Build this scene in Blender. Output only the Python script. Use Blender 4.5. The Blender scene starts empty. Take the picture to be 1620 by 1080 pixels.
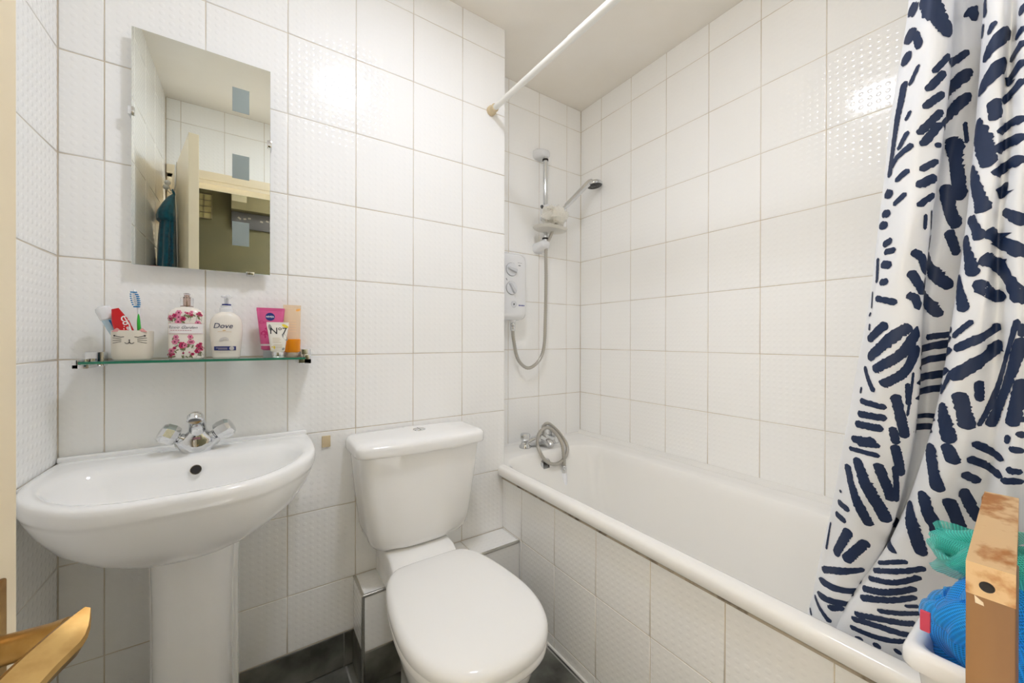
import bpy, bmesh, math, random
from mathutils import Vector, Matrix, noise
R = random.Random(7)
PI = math.pi
C = bpy.context.scene.collection
sc = bpy.context.scene

# ---------------------------------------------------------------- camera, world, exposure
CAMZ = 1.094
cd = bpy.data.cameras.new('camera')
cam = bpy.data.objects.new('camera', cd)
C.objects.link(cam)
cd.sensor_width = 36
cd.lens = 36 * 610.585 / 1620
cd.shift_y = -1.448 / 1620
cd.clip_start = 0.01
rv, uv_, fv = (0.82840089, -0.56013069, 0.00235886), (-0.000772957, 0.00306828, 0.99999499), (0.56013513, 0.82839857, -0.00210888)
cam.matrix_world = Matrix(((rv[0], uv_[0], -fv[0], 0), (rv[1], uv_[1], -fv[1], 0), (rv[2], uv_[2], -fv[2], CAMZ), (0, 0, 0, 1)))
sc.camera = cam
w = bpy.data.worlds.new('world')
sc.world = w
w.use_nodes = True
w.node_tree.nodes['Background'].inputs[0].default_value = (1, .97, .92, 1)
w.node_tree.nodes['Background'].inputs[1].default_value = .15
vs = sc.view_settings
vs.view_transform = 'Standard'
vs.look = 'None'
vs.gamma = 1
vs.use_curve_mapping = False
vs.exposure = 0.0
LAMP = 9.3           # watts of the ceiling lamp
HALL_FILL = 155.0            # watts of an added, unseen hallway lamp that fills through the doorway
def lamp(name, loc, watts, col, size=.2):
    l = bpy.data.lights.new(name, 'AREA'); l.shape = 'DISK'; l.size = size; l.energy = watts; l.color = col
    o = bpy.data.objects.new(name, l); C.objects.link(o); o.location = loc; return o
lamp('lamp_bulb', (.39, .61, 2.3955), LAMP, (.865, .90, 1))
lamp('hall_fill_light', (.95, -.60, 2.3955), HALL_FILL, (.895, .915, 1))
sc.cycles.use_adaptive_sampling = False
sc.cycles.max_bounces = 20
sc.cycles.diffuse_bounces = 14
sc.cycles.transparent_max_bounces = 16

# ---------------------------------------------------------------- materials
def lin(c):
    c /= 255
    return c / 12.92 if c <= .04045 else ((c + .055) / 1.055) ** 2.4
def rgb(r, g, b): return (lin(r), lin(g), lin(b), 1)
class NT:
    def __init__(s, m): s.t = m.node_tree; s.b = s.t.nodes['Principled BSDF']
    def n(s, typ, **k):
        o = s.t.nodes.new(typ)
        for a, v in k.items(): setattr(o, a, v)
        return o
    def l(s, a, b): s.t.links.new(a, b)
def M(name, col, rough=.4, metal=0, trans=0, ior=1.45, spec=.5, coat=0, sheen=0, emit=None, alpha=1, sss=0):
    m = bpy.data.materials.new(name)
    m.use_nodes = True
    b = m.node_tree.nodes['Principled BSDF']
    b.inputs['Base Color'].default_value = col
    b.inputs['Roughness'].default_value = rough
    b.inputs['Metallic'].default_value = metal
    b.inputs['Transmission Weight'].default_value = trans
    b.inputs['IOR'].default_value = ior
    b.inputs['Specular IOR Level'].default_value = spec
    b.inputs['Coat Weight'].default_value = coat
    b.inputs['Sheen Weight'].default_value = sheen
    b.inputs['Alpha'].default_value = alpha
    if emit:
        b.inputs['Emission Color'].default_value = emit[0]
        b.inputs['Emission Strength'].default_value = emit[1]
    return m
def noisy(m, c2, scale, lo=.35, hi=.65, detail=6, bump=0, stretch=None, rough2=None):
    """mix the base colour with c2 by a noise in object space, optional bump"""
    t = NT(m)
    tc = t.n('ShaderNodeTexCoord')
    src = tc.outputs['Object']
    if stretch:
        mp = t.n('ShaderNodeMapping'); mp.inputs['Scale'].default_value = stretch
        t.l(src, mp.inputs[0]); src = mp.outputs[0]
    nz = t.n('ShaderNodeTexNoise')
    nz.inputs['Scale'].default_value = scale
    nz.inputs['Detail'].default_value = detail
    t.l(src, nz.inputs['Vector'])
    mr = t.n('ShaderNodeMapRange')
    mr.inputs[1].default_value = lo; mr.inputs[2].default_value = hi
    t.l(nz.outputs[0], mr.inputs[0])
    mx = t.n('ShaderNodeMix', data_type='RGBA')
    mx.inputs[6].default_value = t.b.inputs['Base Color'].default_value
    mx.inputs[7].default_value = c2
    t.l(mr.outputs[0], mx.inputs[0])
    t.l(mx.outputs[2], t.b.inputs['Base Color'])
    if bump:
        bp = t.n('ShaderNodeBump'); bp.inputs['Strength'].default_value = 1; bp.inputs['Distance'].default_value = bump
        t.l(nz.outputs[0], bp.inputs['Height']); t.l(bp.outputs[0], t.b.inputs['Normal'])
    return m
def tile_mat(name, col, rough, pitch, height, flatness=.0003):
    """white glazed tile with a grid of small raised dots (fine relief by bump)"""
    m = M(name, col, rough, spec=.5)
    t = NT(m)
    uv = t.n('ShaderNodeUVMap')
    s = t.n('ShaderNodeVectorMath', operation='SCALE'); s.inputs['Scale'].default_value = 1 / pitch
    f = t.n('ShaderNodeVectorMath', operation='FRACTION')
    d = t.n('ShaderNodeVectorMath', operation='SUBTRACT'); d.inputs[1].default_value = (.5, .5, 0)
    ln = t.n('ShaderNodeVectorMath', operation='LENGTH')
    mr = t.n('ShaderNodeMapRange', interpolation_type='SMOOTHSTEP')
    mr.inputs[1].default_value = .36; mr.inputs[2].default_value = .12
    bp = t.n('ShaderNodeBump'); bp.inputs['Strength'].default_value = 1; bp.inputs['Distance'].default_value = height
    t.l(uv.outputs[0], s.inputs[0]); t.l(s.outputs[0], f.inputs[0]); t.l(f.outputs[0], d.inputs[0])
    t.l(d.outputs[0], ln.inputs[0]); t.l(ln.outputs['Value'], mr.inputs[0]); t.l(mr.outputs[0], bp.inputs['Height'])
    nz = t.n('ShaderNodeTexNoise'); nz.inputs['Scale'].default_value = 14; nz.inputs['Detail'].default_value = 1
    tc = t.n('ShaderNodeTexCoord'); t.l(tc.outputs['Object'], nz.inputs['Vector'])
    b2 = t.n('ShaderNodeBump'); b2.inputs['Strength'].default_value = 1; b2.inputs['Distance'].default_value = flatness
    t.l(nz.outputs[0], b2.inputs['Height']); t.l(b2.outputs[0], bp.inputs['Normal']); t.l(bp.outputs[0], t.b.inputs['Normal'])
    return m
m_tile = tile_mat('glazed_white_tile', rgb(249, 249, 248), .1, .0205, .00036)
m_grout = noisy(M('grout', rgb(226, 220, 208), .9), rgb(206, 192, 170), 6)
m_slate = noisy(M('slate_grey_tile', rgb(66, 66, 60), .38), rgb(136, 136, 128), 6, .38, .68, 10, .0006)
m_floorgrout = noisy(M('floor_grout', rgb(176, 174, 168), .9), rgb(140, 138, 132), 12)
m_ceil = noisy(M('ceiling_paint', rgb(244, 240, 233), .9), rgb(240, 235, 226), 3)
m_ceramic = M('white_ceramic', rgb(247, 247, 246), .06, spec=.6)
m_plasticw = M('white_toilet_plastic', rgb(246, 246, 245), .14)
m_enamel = M('white_bath_enamel', rgb(245, 244, 241), .12)
m_chrome = M('chrome', (.72, .73, .74, 1), .07, 1)
m_steel = M('brushed_hose_metal', (.50, .48, .44, 1), .28, 1)
m_chrome_trim = M('metal_trim', (.62, .61, .58, 1), .25, 1)
m_dark = M('dark_void', rgb(40, 36, 34), .6)
m_rubber = M('grey_rubber', rgb(95, 97, 98), .5)
m_white = M('white_plastic', rgb(232, 233, 235), .25)
m_whitepaint = M('white_rod_paint', rgb(236, 235, 230), .3)
m_beige = M('aged_beige_plastic', rgb(214, 196, 160), .5)
m_cream = noisy(M('cream_gloss_paint', rgb(236, 224, 198), .35), rgb(231, 217, 188), 4)
m_brass = noisy(M('aged_brass', rgb(188, 154, 96), .4, 1), rgb(138, 98, 48), 30, .4, .75)
m_navy = M('navy_ink', rgb(24, 42, 76), .5)
m_cloth = M('white_curtain_cloth', rgb(229, 232, 238), .38, sheen=.2)
m_glass = M('shelf_glass', rgb(232, 246, 240), .0, trans=1, ior=1.5)
m_glassedge = M('green_glass_edge', rgb(58, 138, 108), .1, trans=.25, ior=1.5)
m_mirror = M('mirror_silver', (.80, .83, .79, 1), .0, 1)
m_etch = M('etched_mirror', (.30, .345, .33, 1), .6, .7)
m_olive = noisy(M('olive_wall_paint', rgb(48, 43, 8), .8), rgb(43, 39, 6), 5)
m_hall = M('hall_paint', rgb(238, 236, 230), .8)

# ---------------------------------------------------------------- mesh helpers
WL = {}
def wl(p):
    return Vector(WL.get(p.name, (0, 0, 0))) if p else Vector((0, 0, 0))
def empty(name, loc, label=None, cat=None, group=None, kind=None, rotz=0):
    o = bpy.data.objects.new(name, None); C.objects.link(o)
    o.location = loc; o.rotation_euler = (0, 0, rotz); o.empty_display_size = .05
    WL[o.name] = Vector(loc)
    tag(o, label, cat, group, kind)
    return o
def tag(o, label=None, cat=None, group=None, kind=None):
    if label: o['label'] = label
    if cat: o['category'] = cat
    if group: o['group'] = group
    if kind: o['kind'] = kind
    return o
class MB:
    def __init__(s): s.v = []; s.f = []; s.mi = []; s.cur = 0
    def add(s, vs_, fs):
        k = len(s.v); s.v += [Vector(v) for v in vs_]
        for f in fs: s.f.append([k + i for i in f]); s.mi.append(s.cur)
        return s
    def box(s, lo, hi, b=0, seg=2):
        bm = bmesh.new(); bmesh.ops.create_cube(bm, size=1)
        lo, hi = Vector(lo), Vector(hi)
        for v in bm.verts: v.co = Vector([lo[i] + (v.co[i] + .5) * (hi[i] - lo[i]) for i in range(3)])
        if b: bmesh.ops.bevel(bm, geom=bm.edges[:], offset=b, segments=seg, profile=.5, affect='EDGES')
        bm.verts.index_update()
        s.add([v.co.copy() for v in bm.verts], [[v.index for v in f.verts] for f in bm.faces]); bm.free(); return s
    def loft(s, rings, cap0=True, cap1=True, closed=True):
        n = len(rings[0]); fs = []
        for i in range(len(rings) - 1):
            for j in range(n if closed else n - 1):
                a, b = i * n + j, i * n + (j + 1) % n
                fs.append([a, b, b + n, a + n])
        if cap0: fs.append(list(range(n))[::-1])
        if cap1: fs.append([(len(rings) - 1) * n + j for j in range(n)])
        return s.add([p for r in rings for p in r], fs)
    def lathe(s, prof, c=(0, 0, 0), axis=(0, 0, 1), seg=28, cap0=True, cap1=True):
        """prof: (radius, height) along axis from point c"""
        ax = Vector(axis).normalized(); q = Vector((0, 0, 1)).rotation_difference(ax); c = Vector(c)
        return s.loft([[c + q @ Vector((r * math.cos(2 * PI * j / seg), r * math.sin(2 * PI * j / seg), h)) for j in range(seg)] for r, h in prof], cap0, cap1)
    def tube(s, pts, r, seg=12, flat=None, up=(0, 0, 1)):
        pts = [Vector(p) for p in pts]; n = len(pts); rings = []; rr_ = r if isinstance(r, (list, tuple)) else [r] * n
        u = None
        for i, p in enumerate(pts):
            t = (pts[min(i + 1, n - 1)] - pts[max(i - 1, 0)]).normalized()
            if u is None:
                a = Vector(up)
                if abs(a.dot(t)) > .95: a = Vector((1, 0, 0))
                u = (a - t * a.dot(t)).normalized()
            else: u = (u - t * u.dot(t)).normalized()
            v = t.cross(u); k = flat or (1, 1)
            rings.append([p + (u * math.cos(2 * PI * j / seg) * k[0] + v * math.sin(2 * PI * j / seg) * k[1]) * rr_[i] for j in range(seg)])
        return s.loft(rings)
    def ball(s, c, r, seg=16, rings=10):
        c = Vector(c); rx = r if isinstance(r, (tuple, list)) else (r, r, r)
        rs = []
        for i in range(rings + 1):
            a = -PI / 2 + PI * (i + .02 * (i == 0) - .02 * (i == rings)) / rings
            rs.append([c + Vector((rx[0] * math.cos(a) * math.cos(2 * PI * j / seg), rx[1] * math.cos(a) * math.sin(2 * PI * j / seg), rx[2] * math.sin(a))) for j in range(seg)])
        return s.loft(rs)
    def torus(s, c, axis, R_, r, seg=28, sub=8):
        ax = Vector(axis).normalized(); q = Vector((0, 0, 1)).rotation_difference(ax); c = Vector(c); k = []
        for i in range(seg):
            a = 2 * PI * i / seg
            k.append([c + q @ Vector(((R_ + r * math.cos(2 * PI * j / sub)) * math.cos(a), (R_ + r * math.cos(2 * PI * j / sub)) * math.sin(a), r * math.sin(2 * PI * j / sub))) for j in range(sub)])
        k.append(k[0]); return s.loft(k, False, False)
    def build(s, name, mats, parent=None, smooth=True, ang=40, local=False, kind=None, label=None, recalc=True):
        off = Vector((0, 0, 0)) if local else wl(parent)
        me = bpy.data.meshes.new(name)
        me.from_pydata([tuple(v - off) for v in s.v], [], s.f)
        for m in (mats if isinstance(mats, list) else [mats]): me.materials.append(m)
        if isinstance(mats, list): me.polygons.foreach_set('material_index', s.mi)
        if recalc:
            bm = bmesh.new(); bm.from_mesh(me); bmesh.ops.recalc_face_normals(bm, faces=bm.faces[:]); bm.to_mesh(me); bm.free()
        if smooth:
            me.shade_smooth()
            me.set_sharp_from_angle(angle=math.radians(ang))
        o = bpy.data.objects.new(name, me); C.objects.link(o)
        if parent: o.parent = parent
        WL[o.name] = off if parent else Vector((0, 0, 0))
        if kind: o['kind'] = kind
        if label: o['label'] = label
        return o
def thing_mesh(mb, name, mat, base, label, cat, group=None, **k):
    """a thing that is a single mesh, origin at its base"""
    mb2 = mb; mb2.v = [v - Vector(base) for v in mb.v]
    o = mb2.build(name, mat, None, **k); o.location = base; WL[o.name] = Vector(base)
    return tag(o, label, cat, group)
def crom(pts, n):
    """Catmull-Rom through pts, n samples even in arc length"""
    P = [Vector(p) for p in pts]; out = []
    for i in range(len(P) - 1):
        a, b, c, d = P[max(i - 1, 0)], P[i], P[i + 1], P[min(i + 2, len(P) - 1)]
        for k in range(16):
            t = k / 16
            out.append(.5 * (2 * b + (c - a) * t + (2 * a - 5 * b + 4 * c - d) * t * t + (3 * b - a - 3 * c + d) * t ** 3))
    out.append(P[-1])
    L = [0]
    for i in range(1, len(out)): L.append(L[-1] + (out[i] - out[i - 1]).length)
    res = []; j = 0
    for k in range(n):
        s_ = L[-1] * k / (n - 1)
        while j < len(L) - 2 and L[j + 1] < s_: j += 1
        t = (s_ - L[j]) / max(L[j + 1] - L[j], 1e-9)
        res.append(out[j].lerp(out[j + 1], t))
    return res
def outline(half, N=72):
    """closed symmetric outline from its right half (front centre to back centre), N points"""
    h = crom([(x, y, 0) for x, y in half], N // 2 + 1)
    return [(p.x, p.y) for p in h] + [(-p.x, p.y) for p in h[-2:0:-1]]
def ring(o, cx, z, s_=1, cy=0, dy=0): return [Vector((cx + x * s_, cy + (y - cy) * s_ + dy, z)) for x, y in o]
def mix(a, b, t): return [p.lerp(q, t) for p, q in zip(a, b)]
def rrect(x0, x1, y0, y1, r, k=8, m=10):
    out = []
    for (cx, cy, a0, ex, ey) in ((x1 - r, y0 + r, -PI / 2, 0, 1), (x1 - r, y1 - r, 0, -1, 0), (x0 + r, y1 - r, PI / 2, 0, -1), (x0 + r, y0 + r, PI, 1, 0)):
        for i in range(k + 1):
            a = a0 + PI / 2 * i / k; out.append((cx + r * math.cos(a), cy + r * math.sin(a)))
        x, y = out[-1]; Ld = (y1 - y0 - 2 * r) if ey else (x1 - x0 - 2 * r)
        for i in range(1, m): out.append((x + ex * Ld * i / m, y + ey * Ld * i / m))
    return out
def supell(hx, hy, n=2, N=40):
    out = []
    for i in range(N):
        a = 2 * PI * i / N - PI / 2; c_, s_ = math.cos(a), math.sin(a)
        out.append((hx * math.copysign(abs(c_) ** (2 / n), c_), hy * math.copysign(abs(s_) ** (2 / n), s_)))
    return out

# ---------------------------------------------------------------- lettering
def text2d(body, size, shear=0, bold=0):
    cu = bpy.data.curves.new('t', 'FONT'); cu.body = body; cu.size = size; cu.shear = shear; cu.offset = bold; cu.resolution_u = 3
    o = bpy.data.objects.new('t', cu); C.objects.link(o)
    me = bpy.data.meshes.new_from_object(o.evaluated_get(bpy.context.evaluated_depsgraph_get()))
    v = [(p.co.x, p.co.y) for p in me.vertices]; f = [list(p.vertices) for p in me.polygons]
    bpy.data.objects.remove(o); bpy.data.curves.remove(cu); bpy.data.meshes.remove(me)
    x0 = min(p[0] for p in v); x1 = max(p[0] for p in v)
    return [(x - (x0 + x1) / 2, y) for x, y in v], f, x1 - x0
TXT = {}
for key, a in dict(dove=('Dove', .0195, .22), nivea=('NIVEA', .0072, 0, .0002), no7=('Nº7', .027), colg=('Colgate', .019, 0, .0004), rosie=('Rosie Garden', .0108, .5), care=('Care', .012, .3)).items():
    TXT[key] = text2d(*a)
class Decal:
    """flat print laid onto a surface: 2-D shapes (x, z) carried to 3-D by fn"""
    def __init__(s, fn): s.fn = fn; s.mb = MB()
    def poly(s, pts): s.mb.add([s.fn(x, z) for x, z in pts], [list(range(len(pts)))]); return s
    def disc(s, x, z, rx, rz=None, a=0, n=14):
        rz = rz or rx; ca, sa = math.cos(a), math.sin(a)
        return s.poly([(x + rx * math.cos(2 * PI * i / n) * ca - rz * math.sin(2 * PI * i / n) * sa, z + rx * math.cos(2 * PI * i / n) * sa + rz * math.sin(2 * PI * i / n) * ca) for i in range(n)])
    def line(s, pts, w_):
        fine = []
        for (x0, z0), (x1, z1) in zip(pts, pts[1:]):
            m_ = max(1, int(math.hypot(x1 - x0, z1 - z0) / .0022))
            fine += [(x0 + (x1 - x0) * i / m_, z0 + (z1 - z0) * i / m_) for i in range(m_)]
        fine.append(pts[-1])
        for (x0, z0), (x1, z1) in zip(fine, fine[1:]):
            d = Vector((x1 - x0, z1 - z0)); L = max(d.length, 1e-6); nx, nz = -d.y / L * w_ / 2, d.x / L * w_ / 2
            s.poly([(x0 + nx, z0 + nz), (x0 - nx, z0 - nz), (x1 - nx, z1 - nz), (x1 + nx, z1 + nz)])
        return s
    def band(s, x0, x1, z0, z1, n=20):
        for i in range(n):
            a, b = x0 + (x1 - x0) * i / n, x0 + (x1 - x0) * (i + 1) / n
            s.poly([(a, z0), (b, z0), (b, z1), (a, z1)])
        return s
    def text(s, key, x, z, a=0, k=1):
        v, f, _ = TXT[key]; ca, sa = math.cos(a), math.sin(a)
        s.mb.add([s.fn(x + k * (p * ca - q * sa), z + k * (p * sa + q * ca)) for p, q in v], f); return s
    def build(s, name, mat, parent, **k): return s.mb.build(name, mat, parent, smooth=False, recalc=False, kind='stuff', **k)

# ---------------------------------------------------------------- the room
XL, XR, YB, YA, YF, ZC = -.386, 1.58, 1.383, 1.63, -.10, 2.415
XE = .897                                     # the edge where the back wall steps back to the bath alcove
GAP = .0020
tile_cache = {}
def tile_mesh(w_, h_, mat):
    key = (round(w_, 4), round(h_, 4), mat.name)
    if key in tile_cache: return tile_cache[key]
    v, nrm, uvs = [], [], []
    for ins, z, tilt in ((0, -.006, 0), (0, -.0018, 0), (.0006, -.0006, 1), (.0022, 0, 2)):
        for sx, sy in ((-1, -1), (1, -1), (1, 1), (-1, 1)):
            v.append(((w_ / 2 - ins) * sx, (h_ / 2 - ins) * sy, z))
            o = Vector((sx, sy, 0)).normalized()
            nrm.append(o if tilt == 0 else ((o + Vector((0, 0, 1))).normalized() if tilt == 1 else Vector((0, 0, 1))))
    f = [[i * 4 + j, i * 4 + (j + 1) % 4, i * 4 + 4 + (j + 1) % 4, i * 4 + 4 + j] for i in range(3) for j in range(4)] + [[12, 13, 14, 15]]
    me = bpy.data.meshes.new('tile'); me.from_pydata(v, [], f); me.materials.append(mat)
    ul = me.uv_layers.new(name='UVMap')
    for l_ in me.loops:
        p = v[l_.vertex_index]; ul.data[l_.index].uv = (p[0] + w_ / 2 + .0049, p[1] + h_ / 2 + .0020)
    me.shade_smooth(); me.normals_split_custom_set_from_vertices([tuple(n_) for n_ in nrm])
    tile_cache[key] = me; return me
def tiles(wall, O, U, V, N, us, vs_, mat, skip=None, name='tile', gap=GAP, wob=.0006):
    O, U, V, N = Vector(O), Vector(U), Vector(V), Vector(N)
    for i in range(len(us) - 1):
        for j in range(len(vs_) - 1):
            u0, u1, v0, v1 = us[i], us[i + 1], vs_[j], vs_[j + 1]
            if skip and skip(u0, u1, v0, v1): continue
            w_, h_ = u1 - u0 - gap, v1 - v0 - gap
            if w_ < .008 or h_ < .008: continue
            o = bpy.data.objects.new(name, tile_mesh(w_, h_, mat)); C.objects.link(o); o.parent = wall
            a, b = R.gauss(0, wob), R.gauss(0, wob)
            n2 = (N + U * a + V * b).normalized(); u2 = (U - n2 * U.dot(n2)).normalized(); v2 = n2.cross(u2)
            p = O + U * (u0 + u1) / 2 + V * (v0 + v1) / 2
            o.matrix_local = Matrix(((u2.x, v2.x, n2.x, p.x), (u2.y, v2.y, n2.y, p.y), (u2.z, v2.z, n2.z, p.z), (0, 0, 0, 1)))
def struct(name, mb, mat, parent=None):
    o = mb.build(name, mat, parent, smooth=False); o['kind'] = 'structure'; return o
def brk(a, b, first, step):
    out = [a]; x = first
    while x < b - .012:
        if x > a + .012: out.append(x)
        x += step
    return out + [b]
S3 = .0016
rows = brk(0, ZC, .043, .25)
rows_back = [.115] + [r for r in rows if r > .2]
# back wall: a block standing proud of the alcove wall
wall_back = struct('wall_back', MB().box((XL - .1, YB + S3, 0), (XE - S3, YA + .15, ZC)), m_grout)
ucols = [XL] + [-.307 + .2006 * k for k in range(7)]; ucols[-1] = XE
tiles(wall_back, (0, YB, 0), (1, 0, 0), (0, 0, 1), (0, -1, 0), ucols, rows_back, m_tile, lambda a, b, c, d: a > .29 and d < .2)
tiles(wall_back, (XE, YB, 0), (0, 1, 0), (0, 0, 1), (1, 0, 0), [.001, YA - YB], [.565, .793] + rows[5:], m_tile)
wall_left = struct('wall_left', MB().box((XL - .12, YF, 0), (XL - S3, YB + S3, ZC)), m_grout)
tiles(wall_left, (XL, 0, 0), (0, 1, 0), (0, 0, 1), (1, 0, 0), [YF + .02] + [YB - .2 * k for k in range(7, -1, -1)], rows, m_tile)
wall_alcove = struct('wall_alcove', MB().box((XE - S3, YA + S3, 0), (XR + .12, YA + .15, ZC)), m_grout)
tiles(wall_alcove, (0, YA, 0), (1, 0, 0), (0, 0, 1), (0, -1, 0), [XE, 1.08, 1.276, 1.473, XR], [.562, .793] + rows[5:], m_tile)
wall_right = struct('wall_right', MB().box((XR + S3, YF, 0), (XR + .12, YA + S3, ZC)), m_grout)
tiles(wall_right, (XR, YA, 0), (0, -1, 0), (0, 0, 1), (-1, 0, 0), [0] + [YA - 1.474 + .199 * k for k in range(8)] + [YA - YF], [.575, .793] + rows[5:], m_tile)
# front wall with the doorway (the camera looks in from it)
DX0, DX1, DZ = -.352, .45, 1.978
mb = MB().box((XL - .12, YF - .10, 0), (DX0 - .03, YF - S3, ZC)).box((DX1 + .03, YF - .10, 0), (XR + .12, YF - S3, ZC)).box((DX0 - .03, YF - .10, DZ + .03), (DX1 + .03, YF - S3, ZC))
wall_front = struct('wall_front', mb, m_grout)
fcols = [-XR] + [.324 - .195 * k for k in range(9, -1, -1)] + [-XL]
tiles(wall_front, (0, YF, 0), (-1, 0, 0), (0, 0, 1), (0, 1, 0), fcols, [.115] + [r for r in rows if r > .2 and r < 2.0] + [2.045, 2.297, ZC], m_tile,
      lambda a, b, c, d: (-b < DX1 + .06 and -a > DX0 - .04 and c < 2.03) or (d < .6 and -b > .8) or (-a < DX0 and c < 2.03))
# ceiling and floor
ceiling = struct('ceiling', MB().box((XL - .12, YF - .1, ZC), (XR + .12, YA + .15, ZC + .08)), m_ceil)
floor = struct('floor', MB().box((XL - .12, YF - .1, -.08), (XR + .12, YA + .15, -.0015)), m_floorgrout)
fx = brk(XL, .90, .265 - .305 * 2, .305); fy = brk(YF - .10, YB, 1.071 - .31 * 3, .31)
tiles(floor, (0, 0, 0), (1, 0, 0), (0, 1, 0), (0, 0, 1), fx, fy, m_slate, gap=.005)
# slate skirting along the back wall and round the pipe boxing
bb = struct('baseboard_back', MB().box((XL, YB - .001, 0), (.288, YB + S3, .113)), m_floorgrout)
tiles(bb, (0, YB - .005, 0), (1, 0, 0), (0, 0, 1), (0, -1, 0), brk(XL, .288, .258 - .305 * 2, .305), [.001, .114], m_slate, gap=.003)
# pipe boxing behind the toilet
BX0, BX1, BY, BZ = .288, .888, 1.256, .293
box_ = struct('wall_boxing', MB().box((BX0 + S3, BY + S3, 0), (BX1 - .001, YB + S3, BZ - S3)), m_grout)
tiles(box_, (0, BY, 0), (1, 0, 0), (0, 0, 1), (0, -1, 0), [BX0 + .006, .49, .69, BX1], [.114, BZ - .007], m_tile)
tiles(box_, (0, BY - .003, 0), (1, 0, 0), (0, 0, 1), (0, -1, 0), [BX0 + .006, .565, BX1], [.001, .114], m_slate, gap=.003)
tiles(box_, (BX0, YB, 0), (0, -1, 0), (0, 0, 1), (-1, 0, 0), [0, YB - BY - .006], [.114, BZ - .007], m_tile)
tiles(box_, (BX0 - .003, YB, 0), (0, -1, 0), (0, 0, 1), (-1, 0, 0), [0, YB - BY - .006], [.001, .114], m_slate, gap=.003)
tiles(box_, (0, 0, BZ), (1, 0, 0), (0, 1, 0), (0, 0, 1), [BX0 + .007, .49, .69, BX1], [BY + .007, YB], m_tile)
MB().tube([(BX0 + .003, BY + .003, BZ - .003), (BX1, BY + .003, BZ - .003)], .0055, 10).build('edge_trim', m_chrome_trim, box_, label='bright metal edge trim along the front')
MB().tube([(BX0 + .003, BY + .003, .0), (BX0 + .003, BY + .003, BZ - .003)], .0055, 10).build('edge_trim', m_chrome_trim, box_, label='bright metal edge trim up the corner')
MB().tube([(BX0 + .003, BY + .003, BZ - .003), (BX0 + .003, YB, BZ - .003)], .0045, 10).build('edge_trim', m_chrome_trim, box_, label='bright metal edge trim along the left end')
# tiled bath panel
PX = .888
panel = struct('wall_bath_panel', MB().box((PX + S3, YF, 0), (PX + .025, YB, .525)), m_grout)
tiles(panel, (PX, YB, 0), (0, -1, 0), (0, 0, 1), (-1, 0, 0), [0, YB - 1.244] + [YB - 1.044 + .1975 * k for k in range(6)] + [YB - YF], [.001, .043, .297, .522], m_tile)
struct('trim_1', MB().tube([(PX - .001, YF, .001), (PX - .001, BY, .001)], .005, 8), m_whitepaint)
m_seal = noisy(M('grubby_sealant', rgb(196, 184, 166), .7), rgb(104, 90, 74), 22, .5, .66, 7)
struct('trim_2', MB().tube([(PX - .001, YF, .506), (PX - .001, YB, .506)], .0035, 8), m_seal)
m_strip = M('white_seal_strip', rgb(240, 239, 236), .25)
def quad(a, b, n): return [Vector(a) + Vector(n) * 0]
mb = MB()
mb.loft([[Vector((XR, y, .556)), Vector((XR - .028, y, .556)), Vector((XR - .026, y, .562)), Vector((XR - .016, y, .570)), Vector((XR - .006, y, .576)), Vector((XR, y, .578))] for y in (YA, YF)])
struct('trim_3', mb, m_strip)
mb = MB()
mb.loft([[Vector((x, YA, .556)), Vector((x, YA - .016, .556)), Vector((x, YA - .012, .562)), Vector((x, YA - .004, .567)), Vector((x, YA, .568))] for x in (XE, XR)])
struct('trim_4', mb, m_strip)

# hallway seen through the doorway in the mirror
struct('wall_hall', MB().box((-1.2, -1.1, 0), (1.3, -1.0, ZC)), m_olive)
struct('wall_hall_left', MB().box((-1.2, -1.0, 0), (-1.1, YF - .1, ZC)), m_hall)
struct('wall_hall_right', MB().box((1.2, -1.0, 0), (1.3, YF - .1, ZC)), m_hall)
struct('floor_hall', MB().box((-1.2, -1.1, -.08), (1.3, YF - .1, .001)), M('pale_hall_floor', rgb(228, 226, 222), .5))
struct('ceiling_hall', MB().box((-1.2, -1.1, ZC), (1.3, YF - .1, ZC + .08)), m_hall)
# door frame
df = struct('trim_5', MB().box((DX0 - .028, YF - .1, 0), (DX0, YF + .012, DZ + .028), .002), m_cream)
MB().box((DX1, YF - .1, 0), (DX1 + .028, YF + .012, DZ + .028), .002).build('jamb', m_cream, df)
MB().box((DX0 - .028, YF - .1, DZ), (DX1 + .028, YF + .012, DZ + .028), .002).build('head', m_cream, df)
MB().box((DX0 - .03, YF - .001, DZ + .02), (DX1 + .055, YF + .02, DZ + .07), .006).build('architrave', m_cream, df)
MB().box((DX1 + .01, YF - .001, 0), (DX1 + .055, YF + .02, DZ + .03), .006).build('architrave', m_cream, df)
# ---------------------------------------------------------------- the open door (hinged at the left, swung into the room)
HP = Vector((-.355, -.05, 0)); DA = math.atan2(.978, .2096)
door = empty('door_1', HP, kind='structure', rotz=DA)
def w2l(x, y, z):
    r = Vector((x, y, 0)) - HP; return Vector((r.x * .2096 + r.y * .978, -r.x * .978 + r.y * .2096, z))
MB().box((0, -.035, .006), (.644, 0, 1.972), .0015).build('door_leaf', m_cream, door, local=True, smooth=False)
hd = MB().box((.582, -.0395, .70), (.626, -.0345, .875), .002).build('handle_plate', m_brass, door, local=True)
p0, p1 = w2l(-.205, .528, .822), w2l(-.138, .513, .829)
p0.y = -.037
st = MB().tube([p0, p0.lerp(p1, .12), p0.lerp(p1, .14), p0.lerp(p1, .8), p1], [.017, .0165, .0125, .0115, .0125], 18).build('handle_stem', m_brass, hd, local=True)
path = crom([w2l(-.1245, .512, .838), w2l(-.127, .506, .836), w2l(-.133, .490, .832), w2l(-.143, .462, .830), w2l(-.152, .425, .828), w2l(-.160, .385, .832), w2l(-.164, .345, .836)], 26)
secs = []
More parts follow.
